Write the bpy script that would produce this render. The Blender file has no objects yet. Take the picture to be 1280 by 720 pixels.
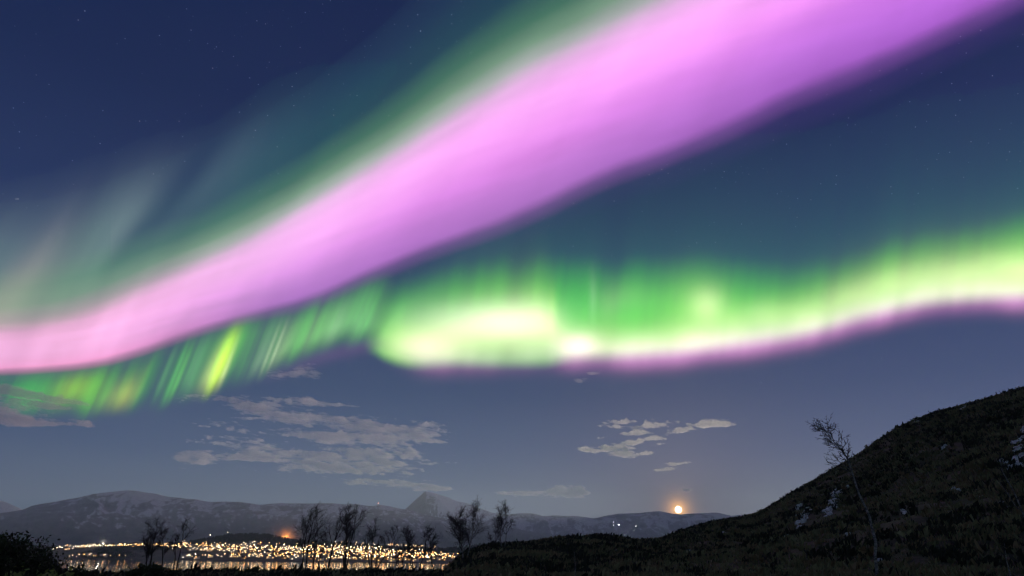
import bpy, bmesh, math, random
import numpy as np
from mathutils import Vector, Matrix, Quaternion

random.seed(7)
rng = np.random.default_rng(7)
sc = bpy.context.scene
col = sc.collection

# ------------------------------------------------------------------ camera, sky, moonlight, exposure
CAM_Z = 22.0                       # metres above the fjord
FOC = 834.0                        # focal length in pixels of a 1280 wide frame
PITCH = math.atan(328.0 / FOC)     # the horizon lies low in the frame
cam = bpy.data.cameras.new('camera')
cam.lens = 36.0 * FOC / 1280.0
cam.sensor_width = 36.0
cam.clip_start = 0.1
cam.clip_end = 400000.0
cam_o = bpy.data.objects.new('camera', cam)
col.objects.link(cam_o)
cam_o.location = (0, 0, CAM_Z)
cam_o.rotation_euler = (math.pi / 2 + PITCH, 0, 0)
sc.camera = cam_o


def ray(px, py):
    """azimuth (from +y towards +x) and elevation that the photograph shows at a pixel; works on arrays"""
    px = np.asarray(px, float); py = np.asarray(py, float)
    x = px - 640.0; u = 360.0 - py
    y = FOC * math.cos(PITCH) - u * math.sin(PITCH)
    z = FOC * math.sin(PITCH) + u * math.cos(PITCH)
    return np.arctan2(x, y), np.arctan2(z, np.hypot(x, y))


MOON_AZ, MOON_EL = [float(v) for v in ray(848, 637)]
MOON_DIR = Vector((math.sin(MOON_AZ) * math.cos(MOON_EL), math.cos(MOON_AZ) * math.cos(MOON_EL), math.sin(MOON_EL)))

sun = bpy.data.lights.new('moonlight', 'SUN')
sun.energy = 1.5
sun.angle = math.radians(0.55)
sun.color = (1.0, 0.82, 0.66)
sun_o = bpy.data.objects.new('moonlight', sun)
col.objects.link(sun_o)
sun_o.rotation_euler = MOON_DIR.to_track_quat('Z', 'Y').to_euler()

world = bpy.data.worlds.new('World')
sc.world = world
world.use_nodes = True
wt = world.node_tree
wt.nodes.clear()


def N(tree, kind, **kw):
    n = tree.nodes.new(kind)
    for k, v in kw.items():
        if k.startswith('in_'):
            key = k[3:]
            n.inputs[int(key) if key.isdigit() else key].default_value = v
        else:
            setattr(n, k, v)
    return n


def ramp(tree, stops, src, interp='EASE'):
    r = tree.nodes.new('ShaderNodeValToRGB')
    cr = r.color_ramp
    cr.interpolation = interp
    while len(cr.elements) < len(stops):
        cr.elements.new(0.5)
    for e, (p, c) in zip(cr.elements, stops):
        e.position = p
        e.color = (c, c, c, 1) if isinstance(c, (int, float)) else (*c, 1)
    tree.links.new(src, r.inputs[0])
    return r.outputs[0]


def math_(tree, op, a, b=None, clamp=False):
    m = tree.nodes.new('ShaderNodeMath'); m.operation = op; m.use_clamp = clamp
    for i, v in enumerate((a, b)):
        if v is None: continue
        if isinstance(v, (int, float)): m.inputs[i].default_value = v
        else: tree.links.new(v, m.inputs[i])
    return m.outputs[0]


def mixc(tree, fac, a, b, mode='MIX'):
    m = tree.nodes.new('ShaderNodeMix'); m.data_type = 'RGBA'; m.blend_type = mode
    for s, v in ((m.inputs[0], fac), (m.inputs[6], a), (m.inputs[7], b)):
        if isinstance(v, (int, float)): s.default_value = v
        elif isinstance(v, tuple): s.default_value = (*v, 1)
        else: tree.links.new(v, s)
    return m.outputs[2]


def srgb(r, g, b):
    return tuple(((c / 255) / 12.92 if c / 255 < 0.04045 else (((c / 255) + 0.055) / 1.055) ** 2.4) for c in (r, g, b))


L = wt.links
tc = N(wt, 'ShaderNodeTexCoord')
sep = N(wt, 'ShaderNodeSeparateXYZ')
L.new(tc.outputs['Generated'], sep.inputs[0])
# night sky: colour by height above the horizon
sky_col = ramp(wt, [(0.0, srgb(92, 114, 142)), (0.06, srgb(84, 107, 142)), (0.13, srgb(64, 90, 134)), (0.21, srgb(44, 73, 119)),
                    (0.36, srgb(28, 52, 104)), (0.56, srgb(10, 34, 84)), (0.75, srgb(8, 30, 78)), (1.0, srgb(10, 28, 70))],
               sep.outputs[2], 'LINEAR')
side = ramp(wt, [(0.35, 0.0), (0.95, 1.0)], math_(wt, 'MULTIPLY_ADD', sep.outputs[0], 0.5), 'EASE')
sky_col = mixc(wt, side, sky_col, mixc(wt, 1.0, sky_col, (1.20, 0.90, 1.10), 'MULTIPLY'))
# added unseen glow in the sky behind the camera, lights slopes facing it
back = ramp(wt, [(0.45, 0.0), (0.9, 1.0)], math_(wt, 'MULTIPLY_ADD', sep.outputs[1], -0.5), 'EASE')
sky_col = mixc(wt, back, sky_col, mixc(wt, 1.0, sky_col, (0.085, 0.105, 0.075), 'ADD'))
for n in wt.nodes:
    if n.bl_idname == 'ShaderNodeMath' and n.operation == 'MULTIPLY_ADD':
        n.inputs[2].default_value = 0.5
# the air round the low moon
dotm = N(wt, 'ShaderNodeVectorMath', operation='DOT_PRODUCT')
dotm.inputs[1].default_value = MOON_DIR
nrm = N(wt, 'ShaderNodeVectorMath', operation='NORMALIZE')
L.new(tc.outputs['Generated'], nrm.inputs[0])
L.new(nrm.outputs[0], dotm.inputs[0])
ang = math_(wt, 'ARCCOSINE', math_(wt, 'MINIMUM', dotm.outputs['Value'], 0.9999999))
g1 = math_(wt, 'POWER', 2.71828, math_(wt, 'MULTIPLY', ang, -1.0 / math.radians(0.42)))
g2 = math_(wt, 'POWER', 2.71828, math_(wt, 'MULTIPLY', ang, -1.0 / math.radians(5.0)))
sky_col = mixc(wt, g1, sky_col, mixc(wt, 1.0, sky_col, (5.0, 2.3, 0.4), 'ADD'))
sky_col = mixc(wt, g2, sky_col, mixc(wt, 1.0, sky_col, (0.26, 0.19, 0.10), 'ADD'))
# stars
def stars(scale, radius, thr, gain):
    v = N(wt, 'ShaderNodeTexVoronoi', feature='F1')
    v.inputs['Scale'].default_value = scale
    L.new(nrm.outputs[0], v.inputs['Vector'])
    hit = ramp(wt, [(0.0, 1.0), (radius, 0.0)], v.outputs['Distance'], 'LINEAR')
    sp = N(wt, 'ShaderNodeSeparateColor')
    L.new(v.outputs['Color'], sp.inputs[0])
    pick = ramp(wt, [(thr, 0.0), (1.0, 1.0)], sp.outputs[0], 'LINEAR')
    tint = ramp(wt, [(0.0, (0.75, 0.85, 1.0)), (0.7, (0.95, 0.97, 1.0)), (1.0, (1.0, 0.85, 0.7))], sp.outputs[1], 'LINEAR')
    amount = math_(wt, 'MULTIPLY', math_(wt, 'MULTIPLY', hit, math_(wt, 'POWER', pick, 1.6)), gain)
    return mixc(wt, 1.0, tint, amount, 'MULTIPLY')
st = mixc(wt, 1.0, stars(120.0, 0.105, 0.10, 0.95), stars(40.0, 0.040, 0.40, 1.8), 'ADD')
up = ramp(wt, [(0.08, 0.0), (0.5, 1.0)], sep.outputs[2], 'LINEAR')
sky_col = mixc(wt, up, sky_col, mixc(wt, 1.0, sky_col, st, 'ADD'))
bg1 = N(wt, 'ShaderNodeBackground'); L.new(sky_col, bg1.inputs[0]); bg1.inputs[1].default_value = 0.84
nish = N(wt, 'ShaderNodeTexSky', sky_type='NISHITA', sun_disc=False)
nish.sun_elevation = MOON_EL
nish.sun_rotation = MOON_AZ
nish.altitude = 100
bg2 = N(wt, 'ShaderNodeBackground'); L.new(nish.outputs[0], bg2.inputs[0]); bg2.inputs[1].default_value = 0.0006
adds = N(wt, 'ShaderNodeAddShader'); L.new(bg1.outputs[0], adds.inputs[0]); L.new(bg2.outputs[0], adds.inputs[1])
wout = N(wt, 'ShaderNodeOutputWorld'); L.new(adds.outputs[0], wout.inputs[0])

sc.view_settings.view_transform = 'Standard'
sc.view_settings.look = 'None'
sc.view_settings.exposure = 0.0
sc.view_settings.gamma = 1.0
sc.view_settings.use_curve_mapping = False
sc.render.engine = 'CYCLES'
cy = sc.cycles
cy.use_denoising = True
cy.denoiser = 'OPENIMAGEDENOISE'
cy.max_bounces = 6
cy.diffuse_bounces = 2
cy.glossy_bounces = 2
cy.transmission_bounces = 2
cy.volume_bounces = 4
cy.transparent_max_bounces = 24
cy.sample_clamp_indirect = 3.0
cy.use_light_tree = True
cy.filter_width = 1.3

# ------------------------------------------------------------------ helpers
def tag(o, label=None, cat=None, group=None, kind=None):
    if label: o['label'] = label
    if cat: o['category'] = cat
    if group: o['group'] = group
    if kind: o['kind'] = kind
    return o


def empty(name, loc, rz=0.0):
    o = bpy.data.objects.new(name, None)
    o.empty_display_size = 0.5
    o.location = loc
    o.rotation_euler = (0, 0, rz)
    col.objects.link(o)
    return o


def mesh_obj(name, verts, faces, mat, parent=None, smooth=False, loc=None):
    me = bpy.data.meshes.new(name)
    me.from_pydata([tuple(v) for v in verts], [], faces)
    me.update()
    if smooth:
        me.polygons.foreach_set('use_smooth', [True] * len(me.polygons))
    o = bpy.data.objects.new(name, me)
    if mat: me.materials.append(mat)
    col.objects.link(o)
    if parent: o.parent = parent
    if loc: o.location = loc
    return o


def copy_tree(o, parent=None, scale=None):
    c = o.copy()
    col.objects.link(c)
    if parent: c.parent = parent
    for ch in list(o.children):
        copy_tree(ch, c)
    return c


def material(name, colour=(0.5, 0.5, 0.5), rough=0.8, emit=None, strength=0.0):
    m = bpy.data.materials.new(name)
    m.use_nodes = True
    b = m.node_tree.nodes['Principled BSDF']
    b.inputs['Base Color'].default_value = (*colour, 1)
    b.inputs['Roughness'].default_value = rough
    if emit:
        b.inputs['Emission Color'].default_value = (*emit, 1)
        b.inputs['Emission Strength'].default_value = strength
    return m


def noisy(name, stops, scale=1.0, rough=0.9, detail=8.0, bump=0.0, coord='Object', stretch=(1, 1, 1), dist=0.1):
    m = material(name, rough=rough)
    t = m.node_tree
    b = t.nodes['Principled BSDF']
    tcx = N(t, 'ShaderNodeTexCoord')
    mp = N(t, 'ShaderNodeMapping'); mp.inputs['Scale'].default_value = stretch
    t.links.new(tcx.outputs[coord], mp.inputs[0])
    nz = N(t, 'ShaderNodeTexNoise'); nz.inputs['Scale'].default_value = scale; nz.inputs['Detail'].default_value = detail
    nz.inputs['Roughness'].default_value = 0.62
    t.links.new(mp.outputs[0], nz.inputs[0])
    t.links.new(ramp(t, stops, nz.outputs[0], 'LINEAR'), b.inputs['Base Color'])
    if bump:
        bp = N(t, 'ShaderNodeBump'); bp.inputs['Strength'].default_value = bump; bp.inputs['Distance'].default_value = dist
        t.links.new(nz.outputs[0], bp.inputs['Height'])
        t.links.new(bp.outputs[0], b.inputs['Normal'])
    return m


def volume(name, colour, density, aniso, emission=None):
    m = bpy.data.materials.new(name)
    m.use_nodes = True
    t = m.node_tree
    t.nodes.clear()
    v = N(t, 'ShaderNodeVolumePrincipled')
    v.inputs['Color'].default_value = (*colour, 1)
    v.inputs['Density'].default_value = density
    v.inputs['Anisotropy'].default_value = aniso
    o = N(t, 'ShaderNodeOutputMaterial')
    t.links.new(v.outputs[0], o.inputs['Volume'])
    return m


# value noise, smooth, any array shape
_T = rng.random((256, 256))
def vnoise(x, y):
    x = np.asarray(x, float); y = np.asarray(y, float)
    xi = np.floor(x).astype(int); yi = np.floor(y).astype(int)
    fx = x - xi; fy = y - yi
    fx = fx * fx * (3 - 2 * fx); fy = fy * fy * (3 - 2 * fy)
    g = lambda i, j: _T[i & 255, j & 255]
    return (g(xi, yi) * (1 - fx) + g(xi + 1, yi) * fx) * (1 - fy) + (g(xi, yi + 1) * (1 - fx) + g(xi + 1, yi + 1) * fx) * fy


def fbm(x, y, octs=5, gain=0.5):
    s = 0; a = 1; tot = 0
    for k in range(octs):
        s = s + a * vnoise(x * 2 ** k + 17.3 * k, y * 2 ** k + 5.1 * k)
        tot += a; a *= gain
    return s / tot


def sstep(a, b, x):
    t = np.clip((x - a) / (b - a), 0, 1)
    return t * t * (3 - 2 * t)


def grid_faces(nu, nv):
    i = np.arange(nu - 1)[:, None] * nv + np.arange(nv - 1)[None, :]
    return np.stack([i, i + nv, i + nv + 1, i + 1], -1).reshape(-1, 4).tolist()


# ------------------------------------------------------------------ aurora: tall curtains of glowing air high above everything
def aurora_material():
    m = bpy.data.materials.new('aurora_glow')
    m.use_nodes = True
    t = m.node_tree
    t.nodes.clear()
    a = N(t, 'ShaderNodeAttribute', attribute_name='glow')
    e = N(t, 'ShaderNodeEmission')
    tr = N(t, 'ShaderNodeBsdfTransparent')
    t.links.new(ramp(t, [(0.0, 1.0), (1.0, 0.0)], a.outputs['Alpha'], 'LINEAR'), tr.inputs[0])
    ad = N(t, 'ShaderNodeAddShader')
    o = N(t, 'ShaderNodeOutputMaterial')
    t.links.new(a.outputs['Color'], e.inputs[0])
    e.inputs[1].default_value = 1.22
    t.links.new(e.outputs[0], ad.inputs[0]); t.links.new(tr.outputs[0], ad.inputs[1])
    t.links.new(ad.outputs[0], o.inputs[0])
    m.cycles.emission_sampling = 'NONE'
    return m
M_AUR = aurora_material()


def curtain(name, xs, ylow, yhigh, nv, colour_fn, base_alt, label):
    """curtain standing on a path at one height; columns rise from the path; every point glows by its place in the curtain"""
    xs = np.asarray(xs, float)
    t = np.linspace(0, 1, nv)
    yl = ylow(xs); yh = yhigh(xs)
    X = np.repeat(xs[:, None], nv, 1)
    Y = yl[:, None] + (yh - yl)[:, None] * t[None, :]
    C = colour_fn(X, Y)
    az, el = ray(X, Y)
    azl, ell = ray(xs, yl)
    d = base_alt / np.tan(np.maximum(ell, 0.12))
    d = np.clip(d, base_alt * 0.45, base_alt * 6)[:, None] * np.ones_like(az)
    P = np.stack([np.sin(az) * d, np.cos(az) * d, CAM_Z + d * np.tan(el)], -1).reshape(-1, 3)
    faces = grid_faces(len(xs), nv)
    # the curtain ends where its glow ends
    lum = C.max(-1).reshape(-1)
    F = np.array(faces)
    keep = lum[F].max(1) > 0.006
    F = F[keep]
    used = np.unique(F)
    remap = -np.ones(len(P), int); remap[used] = np.arange(len(used))
    o = mesh_obj(name, P[used], remap[F].tolist(), M_AUR)
    at = o.data.attributes.new('glow', 'FLOAT_COLOR', 'POINT')
    cc = C.reshape(-1, 3)[used]
    cc = np.concatenate([cc, 0.95 * (1 - np.exp(-3.2 * cc.max(1, keepdims=True)))], 1).astype(np.float32)
    at.data.foreach_set('color', cc.reshape(-1))
    o.data.polygons.foreach_set('use_smooth', [True] * len(o.data.polygons))
    tag(o, label, 'aurora')
    return o


def gauss(x, s):
    return np.exp(-(x / s) ** 2 / 2)


def interp(pts):
    xs = [p[0] for p in pts]; ys = [p[1] for p in pts]
    def f(x):
        # smooth the piecewise-linear guide a little
        return sum(np.interp(x + o, xs, ys) for o in (-30, -15, 0, 15, 30)) / 5
    return f

# --- the pink band
p_low = interp([(-400, 480), (-100, 468), (0, 466), (60, 463), (120, 456), (170, 444), (220, 424), (280, 405), (330, 394), (390, 379), (450, 352), (550, 313),
                (640, 282), (740, 233), (860, 187), (1000, 123), (1100, 83), (1200, 38), (1280, 0), (1500, -105), (1900, -260)])
p_up = interp([(-400, 432), (-100, 412), (0, 404), (60, 398), (120, 382), (180, 354), (260, 322), (320, 293), (400, 246), (480, 199), (560, 146), (640, 97), (700, 66),
               (760, 34), (820, 2), (900, -38), (1000, -88), (1100, -135), (1280, -215), (1500, -330), (1900, -520)])

def pink_colour(X, Y):
    yl = p_low(X); yu = p_up(X)
    w = yl - yu
    u = np.where(Y > yu, (yl - Y) / w, 1 + (yu - Y) / np.maximum(w, 125))
    u = u + 0.03 * (fbm(X * 0.012, Y * 0.012, 3) - 0.5)
    us = [-0.22, -0.08, 0.02, 0.10, 0.25, 0.42, 0.58, 0.78, 0.92, 1.04, 1.16, 1.32, 1.55, 1.9, 2.3]
    mid = np.array([(0, 0, 0), (.006, .003, .015), (.11, .04, .16), (.38, .13, .48), (.50, .17, .59), (.70, .225, .75), (.88, .31, .88), (.94, .39, .90),
                    (.76, .41, .73), (.36, .38, .36), (.15, .26, .155), (.045, .135, .058), (.009, .04, .028), (.005, .018, .02), (0, 0, 0)])
    left = np.array([(0, 0, 0), (.03, .03, .03), (.46, .18, .33), (.94, .36, .66), (1.0, .45, .78), (1.0, .47, .80), (.98, .46, .78), (.84, .42, .66),
                     (.52, .35, .41), (.30, .28, .25), (.14, .24, .14), (.06, .16, .08), (.022, .06, .045), (.01, .02, .02), (0, 0, 0)])
    right = np.array([(0, 0, 0), (.02, .006, .05), (.13, .04, .22), (.34, .09, .50), (.46, .13, .64), (.60, .175, .76), (.84, .27, .88), (.92, .37, .90),
                      (.70, .38, .70), (.34, .32, .34), (.19, .27, .19), (.07, .17, .09), (.015, .06, .04), (.003, .02, .02), (0, 0, 0)])
    def prof(tab):
        return np.stack([np.interp(u, us, tab[:, k]) for k in range(3)], -1)
    a = sstep(380, 60, X)[..., None]; b = sstep(650, 1150, X)[..., None]
    C = prof(mid)
    C = C * (1 - a) + prof(left) * a
    C = C * (1 - b) + prof(right) * b
    # long soft streaks along the band and faint cross rays
    n = fbm(u * 7 + 3, X * 0.0035, 3) - 0.5
    r = fbm((X + 0.45 * Y) * 0.022, u * 0.6, 3) - 0.5
    st = fbm(u * 16 + 0.02 * X, X * 0.004 + 9, 3) - 0.5
    k = 1 + 0.16 * n + 0.12 * st + 0.50 * r * (0.30 + 0.70 * sstep(520, 150, X))
    # the brightest pale stretches
    k2 = gauss(X - 330, 110) * gauss(u - 0.62, 0.25)
    C = C * k[..., None] + k2[..., None] * np.array((.05, .10, .03))
    return np.clip(C, 0, None)

curtain('aurora_band', np.arange(-160, 1700, 5.0), lambda x: p_low(x) + 0.32 * (p_low(x) - p_up(x)), lambda x: p_up(x) - 1.3 * np.maximum(p_low(x) - p_up(x), 125), 150,
        pink_colour, 9000.0, 'wide bright pink aurora band with pale green upper fringe sweeping diagonally up the sky')

# --- the green curtain on the right
g_low = interp([(440, 430), (460, 446), (480, 460), (530, 468), (640, 467), (720, 465), (800, 464), (870, 458), (950, 447), (1010, 438), (1050, 424), (1100, 412), (1130, 402),
                (1200, 394), (1280, 390), (1400, 385), (1600, 370), (1800, 350)])

def green_colour(X, Y):
    yl = g_low(X)
    h = yl - Y
    Z = lambda pts: sum(np.interp(X + o, [p[0] for p in pts], [p[1] for p in pts]) for o in (-12, -6, 0, 6, 12)) / 5
    H = Z([(440, 75), (500, 96), (560, 112), (640, 120), (760, 116), (880, 112), (950, 92), (1040, 82), (1130, 82), (1280, 96), (1500, 100)])
    ray_n = fbm(X * 0.035 + Y * 0.004, X * 0 + 3.3, 4)
    fine = fbm(X * 0.16 + Y * 0.01, X * 0 + 8.7, 3)
    hemw = Z([(440, 0), (520, .1), (560, .55), (620, .35), (690, .3), (712, .9), (800, 1), (1600, 1)])
    edge = sstep(-2 + 10 * hemw, 16 + 16 * hemw, h)
    C = np.zeros(X.shape + (3,))
    def add(amp, colour):
        nonlocal C
        C = C + amp[..., None] * np.array(colour)
    flow = fbm(X * 0.012, Y * 0.02 + 5, 4)
    body = edge * (1 - sstep(-52, 34, h - H - 22 * (ray_n - .5))) * (0.74 + 0.34 * ray_n + 0.08 * fine + .3 * (flow - .5))
    add(body * (0.62 + 0.38 * sstep(0, 50, h)), (.062, .53, .040))
    veil = edge * np.exp(-np.clip(h - H + 34, 0, None) / np.interp(X, [760, 1040], [64, 78])) * (0.75 + 0.5 * ray_n) * sstep(290, 140, h - H)
    add(veil * (1 - 0.6 * body.clip(0, 1)), (.020, .140, .074))
    # yellow white cores
    core = Z([(440, 0), (480, .15), (510, .62), (560, .92), (640, 1.0), (682, .95), (706, .42), (722, .55), (770, .45), (800, .40), (850, .42), (900, .46), (950, .44), (1000, .46), (1060, .56), (1130, .66),
              (1200, .74), (1280, .92), (1500, 1.0)])
    c_h = Z([(440, 22), (500, 36), (600, 52), (680, 58), (712, 32), (760, 32), (900, 36), (960, 40), (1000, 40), (1100, 45), (1200, 45), (1280, 47), (1500, 48)])
    c_w = Z([(440, 14), (500, 17), (600, 19), (680, 22), (712, 14), (900, 15), (1000, 16), (1280, 19), (1500, 20)])
    kc = core * gauss(h - c_h - 3, c_w) * (0.76 + 0.48 * flow) * edge
    add(kc, (.66, .40, .36))
    wide = core * gauss(h - c_h - 6, c_w * 1.8) * edge * (.7 + .6 * flow)
    add(wide, (.14, .18, .02))
    for bx, by, sx, sy, am, cl in ((884, 382, 15, 15, .55, (.75, .55, .42)), (868, 390, 30, 28, .28, (.5, .42, .2)), (782, 374, 24, 15, .16, (.5, .40, .3)), (760, 386, 10, 14, .12, (.5, .4, .3)),
                                   (741, 374, 3, 20, .22, (.4, .40, .35)), (722, 430, 17, 11, .55, (.95, .62, .75)), (606, 400, 60, 16, .40, (.8, .5, .8)), (690, 392, 3, 20, .2, (.6, .7, .2)),
                                   (530, 434, 28, 12, .45, (.9, .55, .62)), (650, 402, 34, 18, .22, (.7, .5, .6)), (800, 430, 18, 10, .25, (.7, .55, .5)), (490, 430, 14, 18, .25, (.35, .5, .05)),
                                   (860, 424, 16, 11, .25, (.7, .55, .45)), (952, 392, 16, 13, .22, (.6, .5, .35)), (1010, 398, 12, 10, .18, (.6, .5, .4)), (920, 402, 10, 16, .12, (.6, .5, .3))):
        add(am * gauss(X - bx, sx) * gauss(Y - by, sy) * edge, cl)
    mag = Z([(440, 0), (500, .06), (536, .50), (560, .40), (620, .28), (690, .26), (712, .74), (760, .62), (800, .8), (900, .85), (1000, .80), (1060, .88), (1130, .74), (1280, .76), (1500, .7)])
    step_ = fbm(X * .018 + 2, X * 0 + 6, 2)
    add(mag * gauss(h - 21 + 10 * (step_ - .5), 11.5) * (0.55 + 0.9 * ray_n), (.74, .32, .64))
    add(0.6 * mag * gauss(h - 8, 8), (.12, .035, .16))
    # the curled left end: close and bright below, feathered above
    xl = np.interp(Y, [250, 330, 360, 385, 410, 440, 462, 475], [540, 515, 488, 472, 465, 462, 474, 494])
    sharp = np.interp(Y, [300, 350, 380, 410, 450, 470], [170, 105, 60, 34, 26, 20])
    m = sstep(0, 1, (X - xl) / sharp + 0.4)
    return np.clip(C * m[..., None], 0, None)

curtain('aurora_curtain', np.arange(436, 1660, 3.5), lambda x: g_low(x) + 22, lambda x: g_low(x) - 400, 150, green_colour, 8200.0,
        'vivid green aurora curtain with yellow white core and magenta lower hem, right of centre')

# --- the rayed green curtain on the left
r_low = interp([(-300, 520), (0, 522), (30, 528), (120, 530), (190, 520), (240, 506), (280, 496), (330, 474), (400, 448), (440, 438), (480, 430), (560, 420)])

def rays_colour(X, Y):
    yl = r_low(X)
    h = yl - Y
    xb = X - 0.45 * h
    C = np.zeros(X.shape + (3,))
    def add(amp, colour):
        nonlocal C
        C = C + amp[..., None] * np.array(colour)
    fine = fbm(xb * 0.11, xb * 0 + 1.7, 3)
    jag = fbm(xb * 0.05 + 4, xb * 0 + 2.2, 3)
    rise = sstep(-8 + 14 * jag, 14 + 44 * jag, h)
    fall = 1 - sstep(45, 150, h)
    ends = sstep(-220, -60, X) * (1 - sstep(456, 500, X))
    base = rise * fall * ends
    amp_s = np.interp(X, [-200, 0, 60, 130, 230, 320, 400, 470], [.2, .45, .75, .62, .42, .42, .62, .62])
    add(base * amp_s * (0.25 + 1.6 * (fine - 0.2)), (.045, .40, .05))
    for bx, s, am, hp, hs, cl in ((18, 18, .35, 24, 24, (.06, .6, .1)), (72, 17, .50, 42, 17, (.42, .62, .02)), (100, 10, .3, 40, 20, (.2, .6, .02)), (124, 9, .40, 22, 18, (.45, .62, .12)),
                                 (142, 8, .62, 22, 17, (.68, .66, .12)), (157, 4, .3, 30, 22, (.3, .6, .1)), (185, 3, .25, 45, 30, (.15, .5, .2)), (199, 2.0, .45, 42, 34, (.12, .6, .14)), (206, 2.6, .5, 32, 30, (.14, .62, .12)),
                                 (222, 6, .25, 40, 30, (.2, .45, .25)), (247, 7, .55, 28, 22, (.55, .66, .25)), (258, 6.5, 1.0, 40, 24, (.68, .85, .03)), (268, 2.5, .6, 22, 22, (.6, .6, .35)), (262, 16, .4, 70, 25, (.10, .6, .05)),
                                 (312, 5, .22, 24, 24, (.4, .3, .4)), (322, 2.0, .40, 30, 20, (.5, .55, .4)), (331, 1.8, .45, 30, 20, (.5, .6, .4)), (340, 8, .35, 26, 18, (.35, .5, .25)), (375, 24, .35, 32, 20, (.20, .5, .12)),
                                 (425, 34, .42, 30, 18, (.22, .42, .20)), (402, 6, .2, 30, 18, (.3, .3, .3))):
        add(am * gauss(xb - bx, s) * gauss(h - hp, hs) * rise * ends, cl)
    add(base * 0.35 * sstep(100, 380, X), (.12, .17, .12))
    add(gauss(h - 2, 7) * ends * sstep(300, 420, X), (.05, .02, .06))
    C *= sstep(-14, 26, Y - p_low(X))[..., None] * .9 + .1
    return np.clip(C, 0, None)

curtain('aurora_rays', np.arange(-220, 506, 2.2), lambda x: r_low(x) + 16, lambda x: r_low(x) - 150, 90, rays_colour, 8800.0,
        'green aurora curtain of slanting yellow rays hanging low under the pink band at left')

# --- the faint grey green veil on the left
def veil_colour(X, Y):
    C = np.zeros(X.shape + (3,))
    def add(amp, colour):
        nonlocal C
        C = C + amp[..., None] * np.array(colour)
    k = 0.78 * (0.55 + 0.9 * fbm((X + 0.55 * Y) * 0.02, Y * 0.004, 4))
    def patch(cx, cy, ang, la, wa, am, cl):
        ca, sa = math.cos(ang), math.sin(ang)
        dx, dy = X - cx, -(Y - cy)
        add(am * gauss(dx * ca + dy * sa, la) * gauss(-dx * sa + dy * ca, wa) * k, cl)
    patch(158, 292, 0.88, 52, 21, .85, (.11, .15, .145))
    patch(120, 345, 0.95, 40, 12, .45, (.11, .14, .12))
    patch(140, 262, 0.5, 70, 30, .30, (.08, .12, .12))
    patch(262, 222, 0.85, 54, 17, .50, (.085, .13, .14))
    patch(320, 190, 0.8, 90, 34, .22, (.05, .13, .11))
    patch(70, 345, 0.9, 60, 20, .75, (.10, .17, .11))
    patch(30, 352, 0.95, 56, 13, .7, (.21, .15, .15))
    patch(0, 385, 0.6, 60, 22, .9, (.28, .17, .18))
    patch(-20, 330, 0.5, 60, 40, .6, (.11, .15, .13))
    patch(430, 130, 0.62, 120, 26, .12, (.01, .10, .06))
    patch(40, 300, 0.5, 130, 36, .35, (.07, .09, .10))
    # the dark gap that runs between the veil and the band
    gx, gy = X - 150, Y - 320
    gap = gauss(gx * math.sin(.88) + gy * math.cos(.88) - 4, 13) * sstep(-120, 0, gx) * (1 - sstep(80, 190, gx))
    C *= (1 - .75 * gap)[..., None]
    C *= (1 - sstep(-10, 60, Y - p_up(X)))[..., None]
    C *= (sstep(-210, -120, X) * (1 - sstep(560, 640, X)))[..., None]
    return np.clip(C - 0.002, 0, None)
curtain('aurora_veil', np.arange(-215, 640, 4.5), lambda x: p_up(x) + 60, lambda x: p_up(x) - 300, 100, veil_colour, 11000.0,
        'faint grey green aurora veil above the left end of the pink band')

# ------------------------------------------------------------------ moon
mm = bpy.data.materials.new('moon_glow'); mm.use_nodes = True
t = mm.node_tree; t.nodes.clear()
tcx = N(t, 'ShaderNodeTexCoord'); nz = N(t, 'ShaderNodeTexNoise'); nz.inputs['Scale'].default_value = 2.2
t.links.new(tcx.outputs['Object'], nz.inputs[0])
e = N(t, 'ShaderNodeEmission'); e.inputs[1].default_value = 9.0
t.links.new(ramp(t, [(0.35, (1.0, 0.62, 0.30)), (0.6, (1.0, 0.86, 0.60))], nz.outputs[0]), e.inputs[0])
o_ = N(t, 'ShaderNodeOutputMaterial'); t.links.new(e.outputs[0], o_.inputs[0])
mm.cycles.emission_sampling = 'NONE'
bm = bmesh.new(); bmesh.ops.create_uvsphere(bm, u_segments=40, v_segments=24, radius=1.0)
me = bpy.data.meshes.new('moon'); bm.to_mesh(me); bm.free(); me.materials.append(mm)
moon = bpy.data.objects.new('moon', me); col.objects.link(moon)
MOON_D = 150000.0
moon.location = Vector((0, 0, CAM_Z)) + MOON_DIR * MOON_D
moon.scale = [MOON_D * math.tan(math.radians(0.27))] * 3
tag(moon, 'glowing orange full moon low on the mountain ridge', 'moon')

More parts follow.
